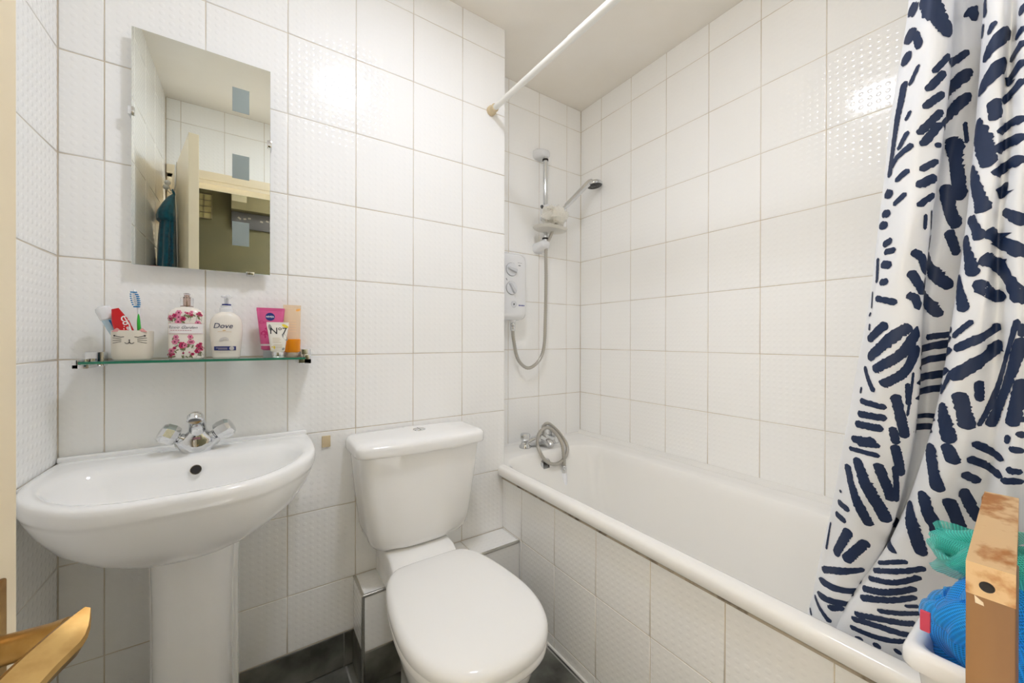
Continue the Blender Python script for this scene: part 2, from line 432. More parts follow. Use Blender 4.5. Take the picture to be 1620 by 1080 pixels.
for i, p in enumerate(path):
    t = (path[min(i + 1, 25)] - path[max(i - 1, 0)]).normalized(); sd = t.cross(Vector((0, 0, 1))).normalized(); up = sd.cross(t)
    k = (.18, .5, .75, .92, 1)[i] if i < 5 else (1 if i < 23 else (.8, .6, .3)[i - 23])
    lift = .010 * (1 - k) if i < 5 else 0
    rot = Matrix.Rotation(math.radians(-24), 3, t)
    secs.append([p + Vector((0, 0, lift)) + rot @ (sd * x * k + up * z * k) for x, z in ((-.0135, -.006), (-.0105, -.0085), (.0105, -.0085), (.0135, -.006), (.0145, .004), (.0115, .0075), (-.0115, .0075), (-.0145, .004))])
MB().loft(secs).build('lever', m_brass, hd, local=True, ang=30)
MB().lathe([(.004, 0), (.004, .0012)], w2l(-.19, .55, .86) * 1 + Vector((0, 0, 0)), (0, -1, 0), 10).build('screw', m_steel, hd, local=True)
for z in (.25, 1.05, 1.75):
    MB().tube([(-.004, .004, z - .04), (-.004, .004, z + .04)], .006, 8).build('hinge', m_brass, door, local=True)

# over-door hook with two white ball ends, and the teal robe hanging on it
hk = empty('over_door_hook', (-.325, .16, 1.84), 'over-door hook with two white ball ends above the teal robe', 'hook')
for dx in (-.02, .02):
    mb = MB()
    b = w2l(-.33, .16, 0); x = b.x + dx
    def dl(lx, ly, z):
        return HP + Vector((lx * .2096 - ly * .978, lx * .978 + ly * .2096, z))
    mb.tube([dl(x, .002, 1.975), dl(x, .004, 1.86), dl(x, .008, 1.83), dl(x, .022, 1.825), dl(x - .005 + dx, .034, 1.85)], .0022, 8)
    mb.build('hook_wire', m_chrome, hk)
for dx in (-.02, .02):
    MB().ball(dl(b.x + dx * 2 - .005, .036, 1.858), .0125).build('ball_end', m_white, hk)
m_robe = noisy(M('teal_towelling', rgb(10, 116, 146), .95, sheen=.6), rgb(6, 92, 122), 60, .3, .7, 3, .0015)
rb = empty('hooded_robe', (-.33, .19, .95), 'teal blue hooded towelling robe hanging from the hook behind the cream door', 'robe')
def robe_ring(z, hx, hy, cl, folds, ph, N=56):
    c_ = dl(cl, .006 + hy, z); out = []
    for i in range(N):
        a = 2 * PI * i / N; k = 1 + folds * math.sin(a * 7 + ph + z * 5) + folds * .5 * math.sin(a * 12 + z * 9)
        lx, ly = cl + hx * math.cos(a) * k, .006 + hy + hy * math.sin(a) * k
        out.append(dl(lx, max(ly, .002), z))
    return out
MB().loft([robe_ring(z, hx, hy, .235 + s_, f_, z * 3) for z, hx, hy, s_, f_ in ((1.715, .035, .022, 0, .03), (1.68, .055, .028, 0, .05), (1.60, .078, .031, .01, .08), (1.45, .098, .033, .012, .12), (1.25, .11, .034, .015, .14), (1.05, .118, .034, .015, .15), (.95, .12, .033, .015, .15))]).build('body', m_robe, rb)
MB().loft([robe_ring(z, hx, hy, .235 + s_, f_, z * 3) for z, hx, hy, s_, f_ in ((1.812, .008, .006, -.01, 0), (1.795, .022, .014, -.008, .02), (1.76, .042, .024, 0, .03), (1.72, .060, .033, .006, .03), (1.695, .067, .036, .01, .03), (1.672, .066, .035, .012, .03), (1.662, .055, .030, .012, .03), (1.672, .03, .02, .012, 0))]).build('hood', m_robe, rb)
MB().torus(dl(.224, .012, 1.822), (.9, .1, .2), .014, .003).build('hanging_loop', m_robe, rb)

# things on the hallway wall
nb = empty('wall_banner', (0, -1.0, 1.96), 'dark wall sign strip with faint lettering on the olive hallway wall, seen in the mirror', 'sign')
MB().box((-.127, -.999, 1.96), (.36, -.985, 2.086), .002).build('board', M('dark_sign_board', rgb(30, 28, 25), .6), nb, smooth=False)
d = Decal(lambda x, z: Vector((x, -.9845, z)))
for q, x in enumerate((-.085, -.05, -.02, .06, .10, .2)): d.line([(x, 2.045 - .01 * (q % 2)), (x + .018, 2.03 + .008 * (q % 3))], .012)
d.build('faded_marks', M('faint_lettering', rgb(92, 86, 74), .7), nb)
nc = empty('wall_cupboard', (.1, -1.0, 2.09), 'dark olive meter cupboard high on the hallway wall above the dark sign strip', 'cupboard')
MB().box((-.127, -.999, 2.09), (.36, -.93, 2.36), .003).build('case', M('cupboard_paint', rgb(64, 58, 30), .6), nc, smooth=False)
pn = empty('paper_note', (-.075, -.93, 2.15), 'small pale paper note stuck on the hallway meter cupboard', 'note')
MB().box((-.122, -.9298, 2.15), (-.028, -.929, 2.225)).build('sheet', M('pale_paper', rgb(112, 106, 84), .8), pn, smooth=False)
ng = empty('wire_grid', (-.28, -1.0, 2.0), 'pale square grid panel on the olive hallway wall, seen in the mirror', 'wall grid')
MB().box((-.34, -.999, 2.0), (-.246, -.992, 2.186)).build('backing', M('grid_card', rgb(92, 84, 46), .8), ng, smooth=False)
mb = MB()
for k in range(5): mb.box((-.34, -.992, 2.0 + k * .0455), (-.246, -.988, 2.004 + k * .0455))
for k in range(3): mb.box((-.34 + k * .045, -.992, 2.0), (-.337 + k * .045, -.988, 2.186))
mb.build('grid_wire', M('brown_wire', rgb(56, 46, 24), .6), ng, smooth=False, kind='stuff')

# ---------------------------------------------------------------- ceiling lamp
lm = empty('ceiling_lamp', (.39, .61, ZC), 'round white flush ceiling lamp lighting the bathroom', 'lamp')
MB().lathe([(.118, 0), (.118, -.016), (.112, -.022), (.102, -.022), (.101, -.017), (.101, -.010)], (.39, .61, ZC), seg=40).build('base_ring', m_white, lm)
MB().lathe([(.100, -.0185), (.070, -.0185), (.004, -.0185)], (.39, .61, ZC), seg=40).build('diffuser', M('lit_opal_diffuser', rgb(255, 250, 240), .4), lm)

hl = empty('hall_fill_lamp', (.95, -.60, ZC), 'added unseen hallway lamp that fills the bathroom through the doorway', 'lamp')  # fixture out of view, put in to brighten the lower room from behind
MB().lathe([(.118, 0), (.118, -.016), (.112, -.022), (.102, -.022), (.101, -.017), (.101, -.010)], (.95, -.60, ZC), seg=40).build('base_ring', m_white, hl)
MB().lathe([(.100, -.0185), (.070, -.0185), (.004, -.0185)], (.95, -.60, ZC), seg=40).build('diffuser', M('hall_fill_diffuser', rgb(255, 250, 240), .4), hl)

# ---------------------------------------------------------------- mirror
MX0, MX1, MZ0, MZ1, MY = -.252, .047, 1.284, 1.888, 1.353
mr_ = empty('wall_mirror', (-.1, YB, MZ0), 'frameless rectangular wall mirror with three etched squares above the glass shelf', 'mirror')
MB().box((MX0, MY, MZ0), (MX1, MY + .005, MZ1), .0008, 1).build('mirror_glass', m_mirror, mr_, smooth=False)
MB().box((MX0 + .012, MY + .0055, MZ0 + .012), (MX1 - .012, YB, MZ1 - .012)).build('backing', m_white, mr_, smooth=False)
for z0, z1 in ((1.742, 1.810), (1.552, 1.620), (1.361, 1.429)):
    MB().box((-.0445, MY - .0004, z0), (-.0045, MY + .0002, z1)).build('etched_square', m_etch, mr_, smooth=False)
for x0, x1, z0, z1 in ((MX0 - .006, MX0 + .006, 1.662, 1.683), (MX1 - .008, MX1 + .004, 1.660, 1.681), (-.012, .008, MZ0 - .005, MZ0 + .004)):
    MB().box((x0, MY - .004, z0), (x1, YB, z1), .001).build('clip', m_chrome, mr_)

# ---------------------------------------------------------------- glass shelf with its brackets
GZ = 1.042
gs = empty('glass_shelf', (-.09, YB, GZ), 'clear green-edged glass shelf on two chrome brackets under the mirror', 'shelf')
MB().box((-.322, 1.262, GZ - .006), (.131, 1.380, GZ), .0006, 1).build('glass_pane', m_glass, gs, smooth=False)
MB().box((-.3215, 1.2612, GZ - .0058), (.1305, 1.2624, GZ - .0002)).build('front_edge', m_glassedge, gs, smooth=False, label='green front edge of the glass')
mb = MB().box((-.333, 1.268, GZ - .016), (-.306, YB, GZ - .0065), .0012).box((-.333, 1.268, GZ - .016), (-.3225, YB, GZ + .004), .0012).box((-.333, 1.35, GZ - .016), (-.30, YB, GZ + .02), .002)
mb.build('bracket', m_chrome, gs)
mb = MB().box((.116, 1.30, GZ - .020), (.15, YB, GZ - .0065), .0012).box((.1315, 1.30, GZ - .020), (.15, YB, GZ + .006), .0012).box((.128, 1.355, GZ - .024), (.155, YB, GZ + .022), .002)
mb.build('bracket', m_chrome, gs)

# ---------------------------------------------------------------- things on the shelf
class Pot:
    """a bottle of superelliptic section: profile (z, rx, ry) from bottom to top"""
    def __init__(s, cx, cy, prof, n=2.6, lean=None):
        s.cx, s.cy, s.p, s.n, s.lean = cx, cy, prof, n, lean
    def at(s, z):
        p = s.p
        for (z0, a0, b0), (z1, a1, b1) in zip(p, p[1:]):
            if z <= z1:
                t = max(0, min(1, (z - z0) / max(z1 - z0, 1e-6))); return a0 + (a1 - a0) * t, b0 + (b1 - b0) * t
        return p[-1][1:]
    def L(s, v):
        if not s.lean: return v
        piv, q = s.lean; return piv + q @ (v - piv)
    def front(s, x, z, off=.0006):
        rx, ry = s.at(z); t = min(abs(x) / max(rx, 1e-5), .999)
        return s.L(Vector((s.cx + x, s.cy - ry * (1 - t ** s.n) ** (1 / s.n) - off, z)))
    def mesh(s, mb=None, N=44, caps=True):
        mb = mb or MB()
        return mb.loft([[s.L(Vector((s.cx + x, s.cy + y, z))) for x, y in supell(rx, ry, s.n, N)] for z, rx, ry in s.p], caps, caps)
ink = M('dark_grey_ink', rgb(62, 60, 60), .6)
pink = M('faded_pink_ink', rgb(214, 150, 150), .6)
# cat-faced cup
CX, CY = -.242, 1.318
cup = empty('toothbrush_cup', (CX, CY, GZ), 'cream ceramic cup with a sleeping cat face and little ears, left end of the shelf', 'cup')
pc = Pot(CX, CY, [(GZ, .029, .028), (GZ + .003, .034, .033), (GZ + .014, .0365, .035), (GZ + .068, .037, .036), (GZ + .072, .0365, .0355)], 3.2)
mb = pc.mesh(caps=True); mb.f.pop(); mb.mi.pop()
k = [[Vector((CX + x, CY + y, z)) for x, y in supell(rx, ry, 3.2, 44)] for z, rx, ry in ((GZ + .072, .0365, .0355), (GZ + .0725, .034, .033), (GZ + .07, .0335, .0325), (GZ + .008, .032, .031))]
mb.loft(k, False, True); mb.build('cup_body', M('cream_glazed_stoneware', rgb(224, 217, 203), .35), cup)
for s_ in (-1, 1):
    x = CX + s_ * .022
    MB().loft([[Vector((x - .009, CY - .034, GZ + .069)), Vector((x + .009, CY - .034, GZ + .069)), Vector((x + .009, CY - .029, GZ + .069)), Vector((x - .009, CY - .029, GZ + .069))],
               [Vector((x - .004, CY - .034, GZ + .0745)), Vector((x + .004, CY - .034, GZ + .0745)), Vector((x + .004, CY - .030, GZ + .0745)), Vector((x - .004, CY - .030, GZ + .0745))],
               [Vector((x - .001, CY - .033, GZ + .0775)), Vector((x + .001, CY - .033, GZ + .0775)), Vector((x + .001, CY - .031, GZ + .0775)), Vector((x - .001, CY - .031, GZ + .0775))]]).build('ear', pink, cup, label='small pink-tipped cat ear')
d = Decal(pc.front); zf = GZ + .0535
for s_ in (-1, 1):
    d.line([(s_ * .009, zf + .0035), (s_ * .015, zf + .0025), (s_ * .021, zf + .004), (s_ * .027, zf + .0065)], .0014)
    d.disc(s_ * .0265, zf + .006, .0021, n=8)
    for q in (0, 1, 2): d.line([(s_ * .014, zf - .008 + q * .003), (s_ * .030, zf - .012 + q * .0065)], .0011)
    d.line([(0, zf - .009), (s_ * .002, zf - .0125), (s_ * .005, zf - .013), (s_ * .0085, zf - .010)], .0013)
d.line([(0, zf - .003), (0, zf - .010)], .0013); d.disc(0, zf - .004, .0016, .001, n=8)
d.build('cat_face', ink, cup)
def lean(piv, ax, deg): return (Vector(piv), Matrix.Rotation(math.radians(deg), 3, ax))
# red toothpaste tube
tp = empty('toothpaste_tube', (-.246, CY, GZ + .012), 'red and white toothpaste tube standing crimp end up in the cat cup', 'toothpaste')
pt = Pot(-.240, 1.312, [(1.056, .009, .009), (1.066, .009, .009), (1.067, .016, .014), (1.10, .0175, .012), (1.14, .0155, .006), (1.160, .010, .0016), (1.172, .0065, .0012)], 2.2, lean((-.240, 1.312, 1.06), 'Y', -17))
q = M('red_tube', rgb(206, 22, 30), .3)
pt.mesh().build('tube_body', q, tp)
d = Decal(pt.front); d.text('colg', 0.004, 1.122, -PI / 2, 1).build('lettering', M('white_ink', rgb(240, 238, 236), .5), tp)
d = Decal(pt.front); d.line([(.0125, 1.085), (.0135, 1.13), (.010, 1.15)], .002).build('white_stripe', M('white_ink_stripe', rgb(240, 238, 236), .5), tp)
# second tube, white cap uppermost
t2 = empty('whitening_gel_tube', (-.262, 1.335, GZ + .012), 'pale blue gel tube with big white cap, leaning left in the cat cup', 'toothpaste')
p2 = Pot(-.254, 1.332, [(1.06, .007, .004), (1.10, .0115, .008), (1.135, .0135, .011), (1.150, .0135, .0125)], 2.2, lean((-.254, 1.332, 1.06), 'Y', -22))
p2.mesh().build('tube_body', M('pale_blue_plastic', rgb(196, 222, 236), .2, trans=.25), t2)
p3 = Pot(-.254, 1.332, [(1.148, .0135, .013), (1.150, .0155, .015), (1.170, .0155, .015), (1.178, .0135, .013), (1.181, .008, .008)], 2.2, p2.lean)
p3.mesh().build('cap', m_white, t2, label='white rounded cap')
d = Decal(p2.front); d.line([(.004, 1.083), (.004, 1.10), (.002, 1.145)], .0035).build('blue_stripe', M('blue_ink', rgb(30, 110, 176), .4), t2)
# toothbrush
tb = empty('toothbrush', (-.232, 1.31, GZ + .010), 'green and white toothbrush with blue bristles standing in the cat cup', 'toothbrush')
bp = crom([(-.229, 1.318, 1.056), (-.2285, 1.312, 1.10), (-.2295, 1.308, 1.13), (-.2300, 1.306, 1.165), (-.2325, 1.304, 1.185), (-.2345, 1.303, 1.20), (-.2365, 1.302, 1.214)], 28)
MB().tube(bp, [.004, .0052, .006, .0064, .0066] + [.0066] * 6 + [.0064, .006, .0056, .005] + [.0046] * 5 + [.0052, .0066, .0076, .008, .008, .0074, .006, .003], 12, flat=(.6, 1)).build('handle', m_white, tb)
MB().tube([p + Vector((0, -.0032, 0)) for p in bp[6:18]], [.002, .0046, .0056, .0060, .0062, .0062, .0060, .0058, .0054, .0046, .0034, .0015], 10, flat=(.6, 1)).build('green_grip', M('green_rubber', rgb(54, 182, 62), .4), tb, label='green rubber grip')
mb = MB()
for i in range(8):
    p = bp[20].lerp(bp[26], i / 7); k = math.sin(PI * (i + .8) / 8.6)
    for s_ in (-1, -.5, 0, .5, 1):
        if abs(s_) < .9 and 0 < i < 7: continue
        mb.lathe([(.0016, 0), (.0016, .009)], p + Vector((s_ * .0058 * k ** .5, -.002, 0)), (-.3, -1, -.1), 7)
mb.build('bristles', M('blue_bristles', rgb(36, 132, 190), .6), tb, smooth=False, kind='stuff')
mb = MB()
for i in range(1, 7):
    p = bp[20].lerp(bp[26], i / 7)
    for s_ in (-.5, 0, .5): mb.lathe([(.0015, 0), (.0015, .0085)], p + Vector((s_ * .006, -.002, 0)), (-.3, -1, -.1), 7)
mb.build('white_bristles', m_white, tb, smooth=False, kind='stuff')
# floral bottle
FX, FY = -.140, 1.322
fb = empty('floral_bottle', (FX, FY, GZ), 'bottle printed with pink flowers, with a white paper band and clear cap', 'bottle')
pf = Pot(FX, FY, [(GZ, .033, .021), (GZ + .003, .0365, .024), (GZ + .105, .037, .0245), (GZ + .117, .0365, .024), (GZ + .126, .032, .021), (GZ + .132, .024, .017), (GZ + .136, .013, .013)], 3)
pf.mesh().build('bottle_body', M('white_glazed_bottle', rgb(238, 232, 222), .2), fb)
flw = [Decal(pf.front) for _ in range(5)]; rr = random.Random(21)
for lo, hi, nf in ((.004, .064, 22), (.09, .128, 15)):
    for i in range(nf):
        x, z = rr.uniform(-.032, .032), GZ + rr.uniform(lo + .004, hi - .003)
        if z > GZ + .118: x *= .6
        flw[0].line([(x, z), (x + rr.uniform(-.003, .003), z - .008), (x + rr.uniform(-.005, .005), max(GZ + lo, z - .018))], .0007)
        for q in range(2):
            a = rr.uniform(0, PI); flw[1].disc(x + rr.uniform(-.006, .006), max(GZ + lo + .002, z - rr.uniform(.003, .013)), rr.uniform(.003, .0048), .0017, a, 8)
        r0 = rr.choice((.002, .0026, .0034, .0052, .0058)); k = 2 if i % 2 else 3
        for q in range(6): flw[k].disc(x + r0 * .6 * math.cos(q * 1.05), z + r0 * .6 * math.sin(q * 1.05), r0 * .62, r0 * .5, q * 1.05, 8)
        flw[4].disc(x, z, r0 * .35, n=8)
for q, (nm, col) in enumerate((('stem_print', (150, 158, 140)), ('leaf_print', (120, 122, 84)), ('red_flower_print', (186, 40, 92)), ('pink_flower_print', (222, 128, 160)), ('flower_heart_print', (112, 20, 56)))):
    for v in flw[q].mb.v: v.y -= .00008 * q
    flw[q].build(nm, M(nm, rgb(*col), .4), fb)
d = Decal(lambda x, z: pf.front(x, z, .0011)); d.band(-.0368, .0368, GZ + .066, GZ + .092, 26).build('paper_band', M('paper_band', rgb(240, 236, 236), .7), fb)
d = Decal(lambda x, z: pf.front(x, z, .0016)); d.text('rosie', -.006, GZ + .0785).build('lettering', M('grey_script', rgb(120, 116, 122), .7), fb)
d = Decal(lambda x, z: pf.front(x, z, .0016))
for k in range(9): d.band(-.030 + k * .0048, -.0265 + k * .0048, GZ + .0735, GZ + .0747, 1)
d.band(-.0366, .0366, GZ + .0655, GZ + .0661).band(-.0366, .0366, GZ + .0919, GZ + .0925).build('red_small_print', M('red_small_print', rgb(190, 110, 124), .7), fb)
MB().lathe([(.012, 0), (.012, .004), (.006, .006), (.006, .026), (.0045, .028), (.0045, .034)], (FX, FY, GZ + .134), seg=20).build('pump', M('rose_gold_pump', rgb(200, 176, 164), .2, 1), fb)
MB().lathe([(.0135, 0), (.0135, .024), (.012, .0265), (.0075, .028), (.0075, .036), (.0035, .038)], (FX, FY, GZ + .1345), seg=24).build('clear_cap', M('clear_plastic', rgb(246, 246, 248), .05, trans=1, ior=1.3), fb, label='clear cap over the pump')
# soap pump bottle
SX, SY = -.056, 1.322
sp = empty('soap_dispenser', (SX, SY, GZ), 'white pump soap bottle with navy lettering and navy stripe, middle of the shelf', 'soap bottle')
ps = Pot(SX, SY, [(GZ, .028, .019), (GZ + .003, .031, .022), (GZ + .03, .0335, .024), (GZ + .065, .0365, .0255), (GZ + .09, .037, .0255), (GZ + .105, .0345, .0245), (GZ + .116, .0285, .022), (GZ + .123, .019, .018), (GZ + .126, .015, .015)], 2.3)
ps.mesh().build('bottle_body', M('pearl_white_bottle', rgb(236, 230, 220), .25), sp)
MB().lathe([(.0155, 0), (.0155, .011), (.0125, .0125), (.0125, .019)], (SX, SY, GZ + .125), seg=24).build('collar', m_white, sp)
MB().lathe([(.0105, 0), (.0105, .0035)], (SX, SY, GZ + .1445), seg=24).build('navy_ring', M('navy_plastic', rgb(34, 44, 128), .3), sp, label='navy ring under the pump head')
mb = MB().lathe([(.005, 0), (.0055, .008), (.006, .016)], (SX, SY, GZ + .148), seg=16).lathe([(.006, .016), (.012, .018), (.0125, .0215), (.010, .024)], (SX, SY, GZ + .148), seg=24)
mb.tube([(SX, SY, GZ + .168), (SX + .004, SY - .012, GZ + .168), (SX + .008, SY - .026, GZ + .164)], [.006, .0055, .0045], 12); mb.build('pump_head', m_white, sp)
d = Decal(lambda x, z: ps.front(x, z, .001)); d.text('dove', -.006, GZ + .0815).build('lettering', M('navy_lettering', rgb(38, 44, 84), .5), sp)
d = Decal(lambda x, z: ps.front(x, z, .001)); d.disc(-.004, GZ + .0755, .004, .0012).line([(-.018, GZ + .072), (.012, GZ + .0715)], .0007).build('gold_mark', M('gold_ink', rgb(206, 172, 110), .5), sp)
d = Decal(lambda x, z: ps.front(x, z, .001)); d.band(-.026, .022, GZ + .0215, GZ + .0325).build('navy_stripe', M('navy_stripe', rgb(42, 52, 116), .5), sp)
d = Decal(lambda x, z: ps.front(x, z, .0014)); d.disc(.0125, GZ + .027, .0055, n=14).line([(-.022, GZ + .028), (.003, GZ + .028)], .001).line([(-.017, GZ + .025), (.003, GZ + .025)], .001).line([(-.022, GZ + .0165), (.008, GZ + .0165)], .0008)
d.disc(-.008, GZ + .052, .008, .004, .6).disc(.001, GZ + .053, .007, .003, -.7).build('pale_print', M('pale_grey_ink', rgb(205, 200, 196), .5), sp)
# three squeeze tubes at the right end
def squeeze(name, label, cat, cx, cy, zc0, zc1, z1, r0, w1, body, cap, capr):
    e = empty(name, (cx, cy, GZ), label, cat)
    MB().lathe([(capr * .96, zc0 - zc0), (capr, .001), (capr, zc1 - zc0 - .001), (capr * .97, zc1 - zc0)], (cx, cy, zc0), seg=28).build('cap', cap, e)
    H_ = z1 - zc1
    p = Pot(cx, cy, [(zc1, r0 * .8, capr * .9), (zc1 + .003, r0, capr), (zc1 + H_ * .35, r0 + (w1 - r0) * .35, capr * .8), (zc1 + H_ * .7, r0 + (w1 - r0) * .72, capr * .45), (z1 - .010, w1 * .985, .0022), (z1 - .0095, w1, .0013), (z1, w1, .0012)], 2.2)
    p.mesh().build('tube_body', body, e); return e, p
e, p = squeeze('pink_face_wash_tube', 'pink squeeze tube with a round navy badge, standing behind the small white tube', 'tube', .0485, 1.345, GZ, GZ + .020, 1.186, .024, .0355, M('pink_tube', rgb(214, 92, 146), .35), M('silver_grey_cap', rgb(176, 178, 182), .3), .019)
d = Decal(p.front); d.disc(-.002, 1.160, .0118, n=28).build('badge', M('navy_badge', rgb(26, 44, 122), .4), e)
d = Decal(lambda x, z: p.front(x, z, .0014)); d.text('nivea', -.002, 1.1575).build('badge_lettering', m_white, e)
d = Decal(p.front); d.text('care', -.017, 1.140)
for k in range(14):
    d.disc(-.012 + .012 * math.cos(k * 1.7) * (k / 14), 1.112 + .016 * math.sin(k * 1.7) * (k / 14), .0045, .002, k * 1.1, 8)
d.build('rose_print', M('deep_rose_ink', rgb(196, 46, 112), .4), e)
d = Decal(p.front); d.band(-.026, .026, 1.0745, 1.080).build('white_band', M('white_band_ink', rgb(236, 220, 228), .4), e)
e, p = squeeze('small_hand_cream_tube', 'small white squeeze tube with black lettering and yellow patch, in front of the pink tube', 'tube', .064, 1.300, GZ, GZ + .015, 1.143, .0175, .0275, M('white_tube', rgb(238, 234, 224), .35), m_chrome, .0155)
d = Decal(lambda x, z: p.front(x, z, .0012)); d.text('no7', .002, 1.109, 0, .98).build('lettering', M('black_lettering', rgb(30, 30, 34), .5), e)
d = Decal(p.front); d.disc(-.013, 1.068, .008, .005, .9).disc(.018, 1.132, .009, .004, -.5).build('yellow_print', M('yellow_ink', rgb(232, 208, 60), .5), e)
d = Decal(p.front); d.disc(.017, 1.10, .012, .005, -1.0).disc(-.019, 1.127, .010, .004, 1.8).disc(.013, 1.066, .004, .003, 1).build('grey_print', M('grey_leaf_ink', rgb(150, 150, 146), .5), e)
d = Decal(p.front)
for k in range(4): d.line([(-.013, 1.097 - k * .004), (.004 + .003 * (k % 2), 1.097 - k * .004)], .0009)
for k in range(3): d.line([(-.011, 1.078 - k * .004), (.010, 1.078 - k * .004)], .0008)
d.build('small_print', M('tan_small_print', rgb(190, 172, 130), .5), e)
e, p = squeeze('orange_scrub_tube', 'clear squeeze tube half full of orange gel, right end of the shelf', 'tube', .104, 1.352, GZ, GZ + .012, 1.198, .0205, .0235, M('clear_peach_tube', rgb(252, 232, 204), .15, trans=.45, ior=1.15), M('clear_cap', rgb(240, 222, 200), .2, trans=.4, ior=1.2), .0165)
pg = Pot(p.cx, p.cy, [(GZ + .0122, .0168, .0155), (GZ + .015, .021, .0168), (GZ + .052, .0222, .0145), (GZ + .0525, .0215, .0140)], 2.2); pg.p = [(z, a + .0006, b + .0006) for z, a, b in pg.p]
pg.mesh().build('orange_gel', M('orange_gel', rgb(240, 148, 24), .2), e, label='orange gel in the lower part')
d = Decal(p.front)
for k in range(5): d.line([(-.010 + .002 * (k % 2), 1.150 - k * .008), (.010, 1.150 - k * .008)], .0007)
d.build('small_print', M('peach_small_print', rgb(222, 190, 140), .5), e)
d = Decal(p.front); d.disc(.016, 1.1835, .007, .0035, .4).build('orange_print', M('orange_ink', rgb(238, 178, 96), .5), e)
# yellowed pad on the tiles
thing_mesh(MB().box((.190, YB - .006, .743), (.216, YB - .0005, .780), .002), 'adhesive_pad', m_beige, (.203, YB - .0005, .743), 'yellowed square adhesive pad on the tiles between basin and toilet', 'pad')
# ---------------------------------------------------------------- wash basin on its pedestal
WX = -.117
wb = empty('wash_basin', (WX, 1.25, 0), 'white ceramic pedestal wash basin in the corner under the glass shelf', 'basin')
Oo = outline([(0, .937), (.07, .940), (.14, .963), (.2, 1.022), (.24, 1.088), (.261, 1.16), (.268, 1.25), (.268, 1.34), (.268, 1.372), (.262, 1.381), (.25, 1.3825), (.12, 1.3825), (0, 1.3825)], 96)
Oi = outline([(0, .970), (.07, .973), (.135, .999), (.187, 1.055), (.220, 1.12), (.226, 1.165), (.214, 1.215), (.18, 1.241), (.12, 1.247), (.06, 1.248), (0, 1.248)], 96)
Op = outline([(0, 1.09), (.05, 1.10), (.085, 1.14), (.098, 1.2), (.098, 1.28), (.098, 1.36), (.094, 1.372), (.08, 1.375), (.04, 1.375), (0, 1.375)], 96)
def wr(o, z, s_=1, cy=1.16): return ring(o, WX, z, s_, cy)
O0, I0, P0 = wr(Oo, 0), wr(Oi, 0), wr(Op, 0)
def lvl(r, z): return [Vector((p.x, p.y, z)) for p in r]
rings = [lvl(P0, .612)]
for t, z in ((.14, .622), (.36, .640), (.58, .664), (.77, .694), (.90, .730), (.965, .757)): rings.append(lvl(mix(P0, O0, t), z))
rings += [lvl(mix(P0, O0, .975), .764), lvl(wr(Oo, 0, .993), .767), lvl(wr(Oo, 0, .998), .772), lvl(O0, .778), lvl(O0, .787), lvl(wr(Oo, 0, .996), .795), lvl(mix(O0, I0, .16), .800), lvl(mix(O0, I0, .45), .8015), lvl(mix(O0, I0, .78), .800), lvl(mix(O0, I0, .94), .796), lvl(wr(Oi, 0, .985), .789)]
Bc = [Vector((WX + .055 * math.cos(2 * PI * i / 96 - PI / 2), 1.16 + .05 * math.sin(2 * PI * i / 96 - PI / 2), 0)) for i in range(96)]
Bc = [Vector((WX + .05 * math.sin(2 * PI * i / 96), 1.155 - .045 * math.cos(2 * PI * i / 96), 0)) for i in range(96)]
for t, z in ((.10, .760), (.22, .725), (.40, .692), (.62, .672), (.85, .662), (1, .659)): rings.append(lvl(mix(wr(Oi, 0, .985), Bc, t), z))
MB().loft(rings).build('bowl', m_ceramic, wb, ang=70)
MB().box((XL + .002, 1.366, .795), (WX + .262, 1.3828, .809), .004, 3).build('upstand', m_ceramic, wb)
MB().lathe([(.021, 0), (.020, .002), (.004, .002)], (WX, 1.155, .6595), seg=24).build('waste', m_chrome, wb)
of = MB().lathe([(.0105, 0), (.0105, .002)], (WX + .003, 1.2385, .768), (0, -.93, .38), 24).build('overflow', m_dark, wb, label='dark overflow hole in the back of the bowl')
MB().torus((WX + .003, 1.2375, .7683), (0, -.93, .38), .0112, .0012, 24, 6).build('ring', m_chrome, of)
ped = []
for z, s_, f_ in ((0, 1.12, 1.1), (.02, 1.10, 1.1), (.05, 1.0, 1.03), (.3, .97, 1), (.5, .98, 1), (.61, 1.02, 1)):
    h = [(0, 1.115), (.04, 1.122), (.066, 1.15), (.076, 1.19), (.078, 1.232), (.079, 1.240), (.0875, 1.243), (.0885, 1.25), (.0885, 1.30), (.085, 1.304), (.04, 1.305), (0, 1.305)]
    ped.append(ring(outline([(x, 1.305 + (y - 1.305) * f_) for x, y in h], 96), WX + .003, z, s_, 1.25))
MB().loft(ped).build('pedestal', m_ceramic, wb, ang=50)
# basin mixer tap
tp = empty('basin_mixer_tap', (-.118, 1.315, .8), 'chrome basin mixer tap with two faceted handles on the wash basin', 'tap')
tx = -.116
MB().loft([[Vector((tx + x, 1.305 + y, z)) for x, y in supell(a, b, 2.2, 32)] for z, a, b in ((.8, .032, .026), (.806, .034, .027), (.818, .046, .025), (.832, .050, .024), (.842, .034, .022), (.852, .021, .020), (.862, .018, .018))]).build('body', m_chrome, tp)
sptp = crom([(tx, 1.303, .845), (tx, 1.296, .868), (tx, 1.278, .886), (tx + .001, 1.254, .896), (tx + .001, 1.232, .898)], 16)
MB().tube(sptp, [.020, .0195, .019, .0185, .018, .0175, .017, .0165, .016, .016, .016, .016, .016, .016, .0158, .015], 20).build('spout', m_chrome, tp)
ae = MB().lathe([(.016, 0), (.0165, .002), (.0165, .012), (.0145, .0135)], (tx + .001, 1.240, .902), (0, -.6, -.8), 24).build('aerator', m_chrome, tp)
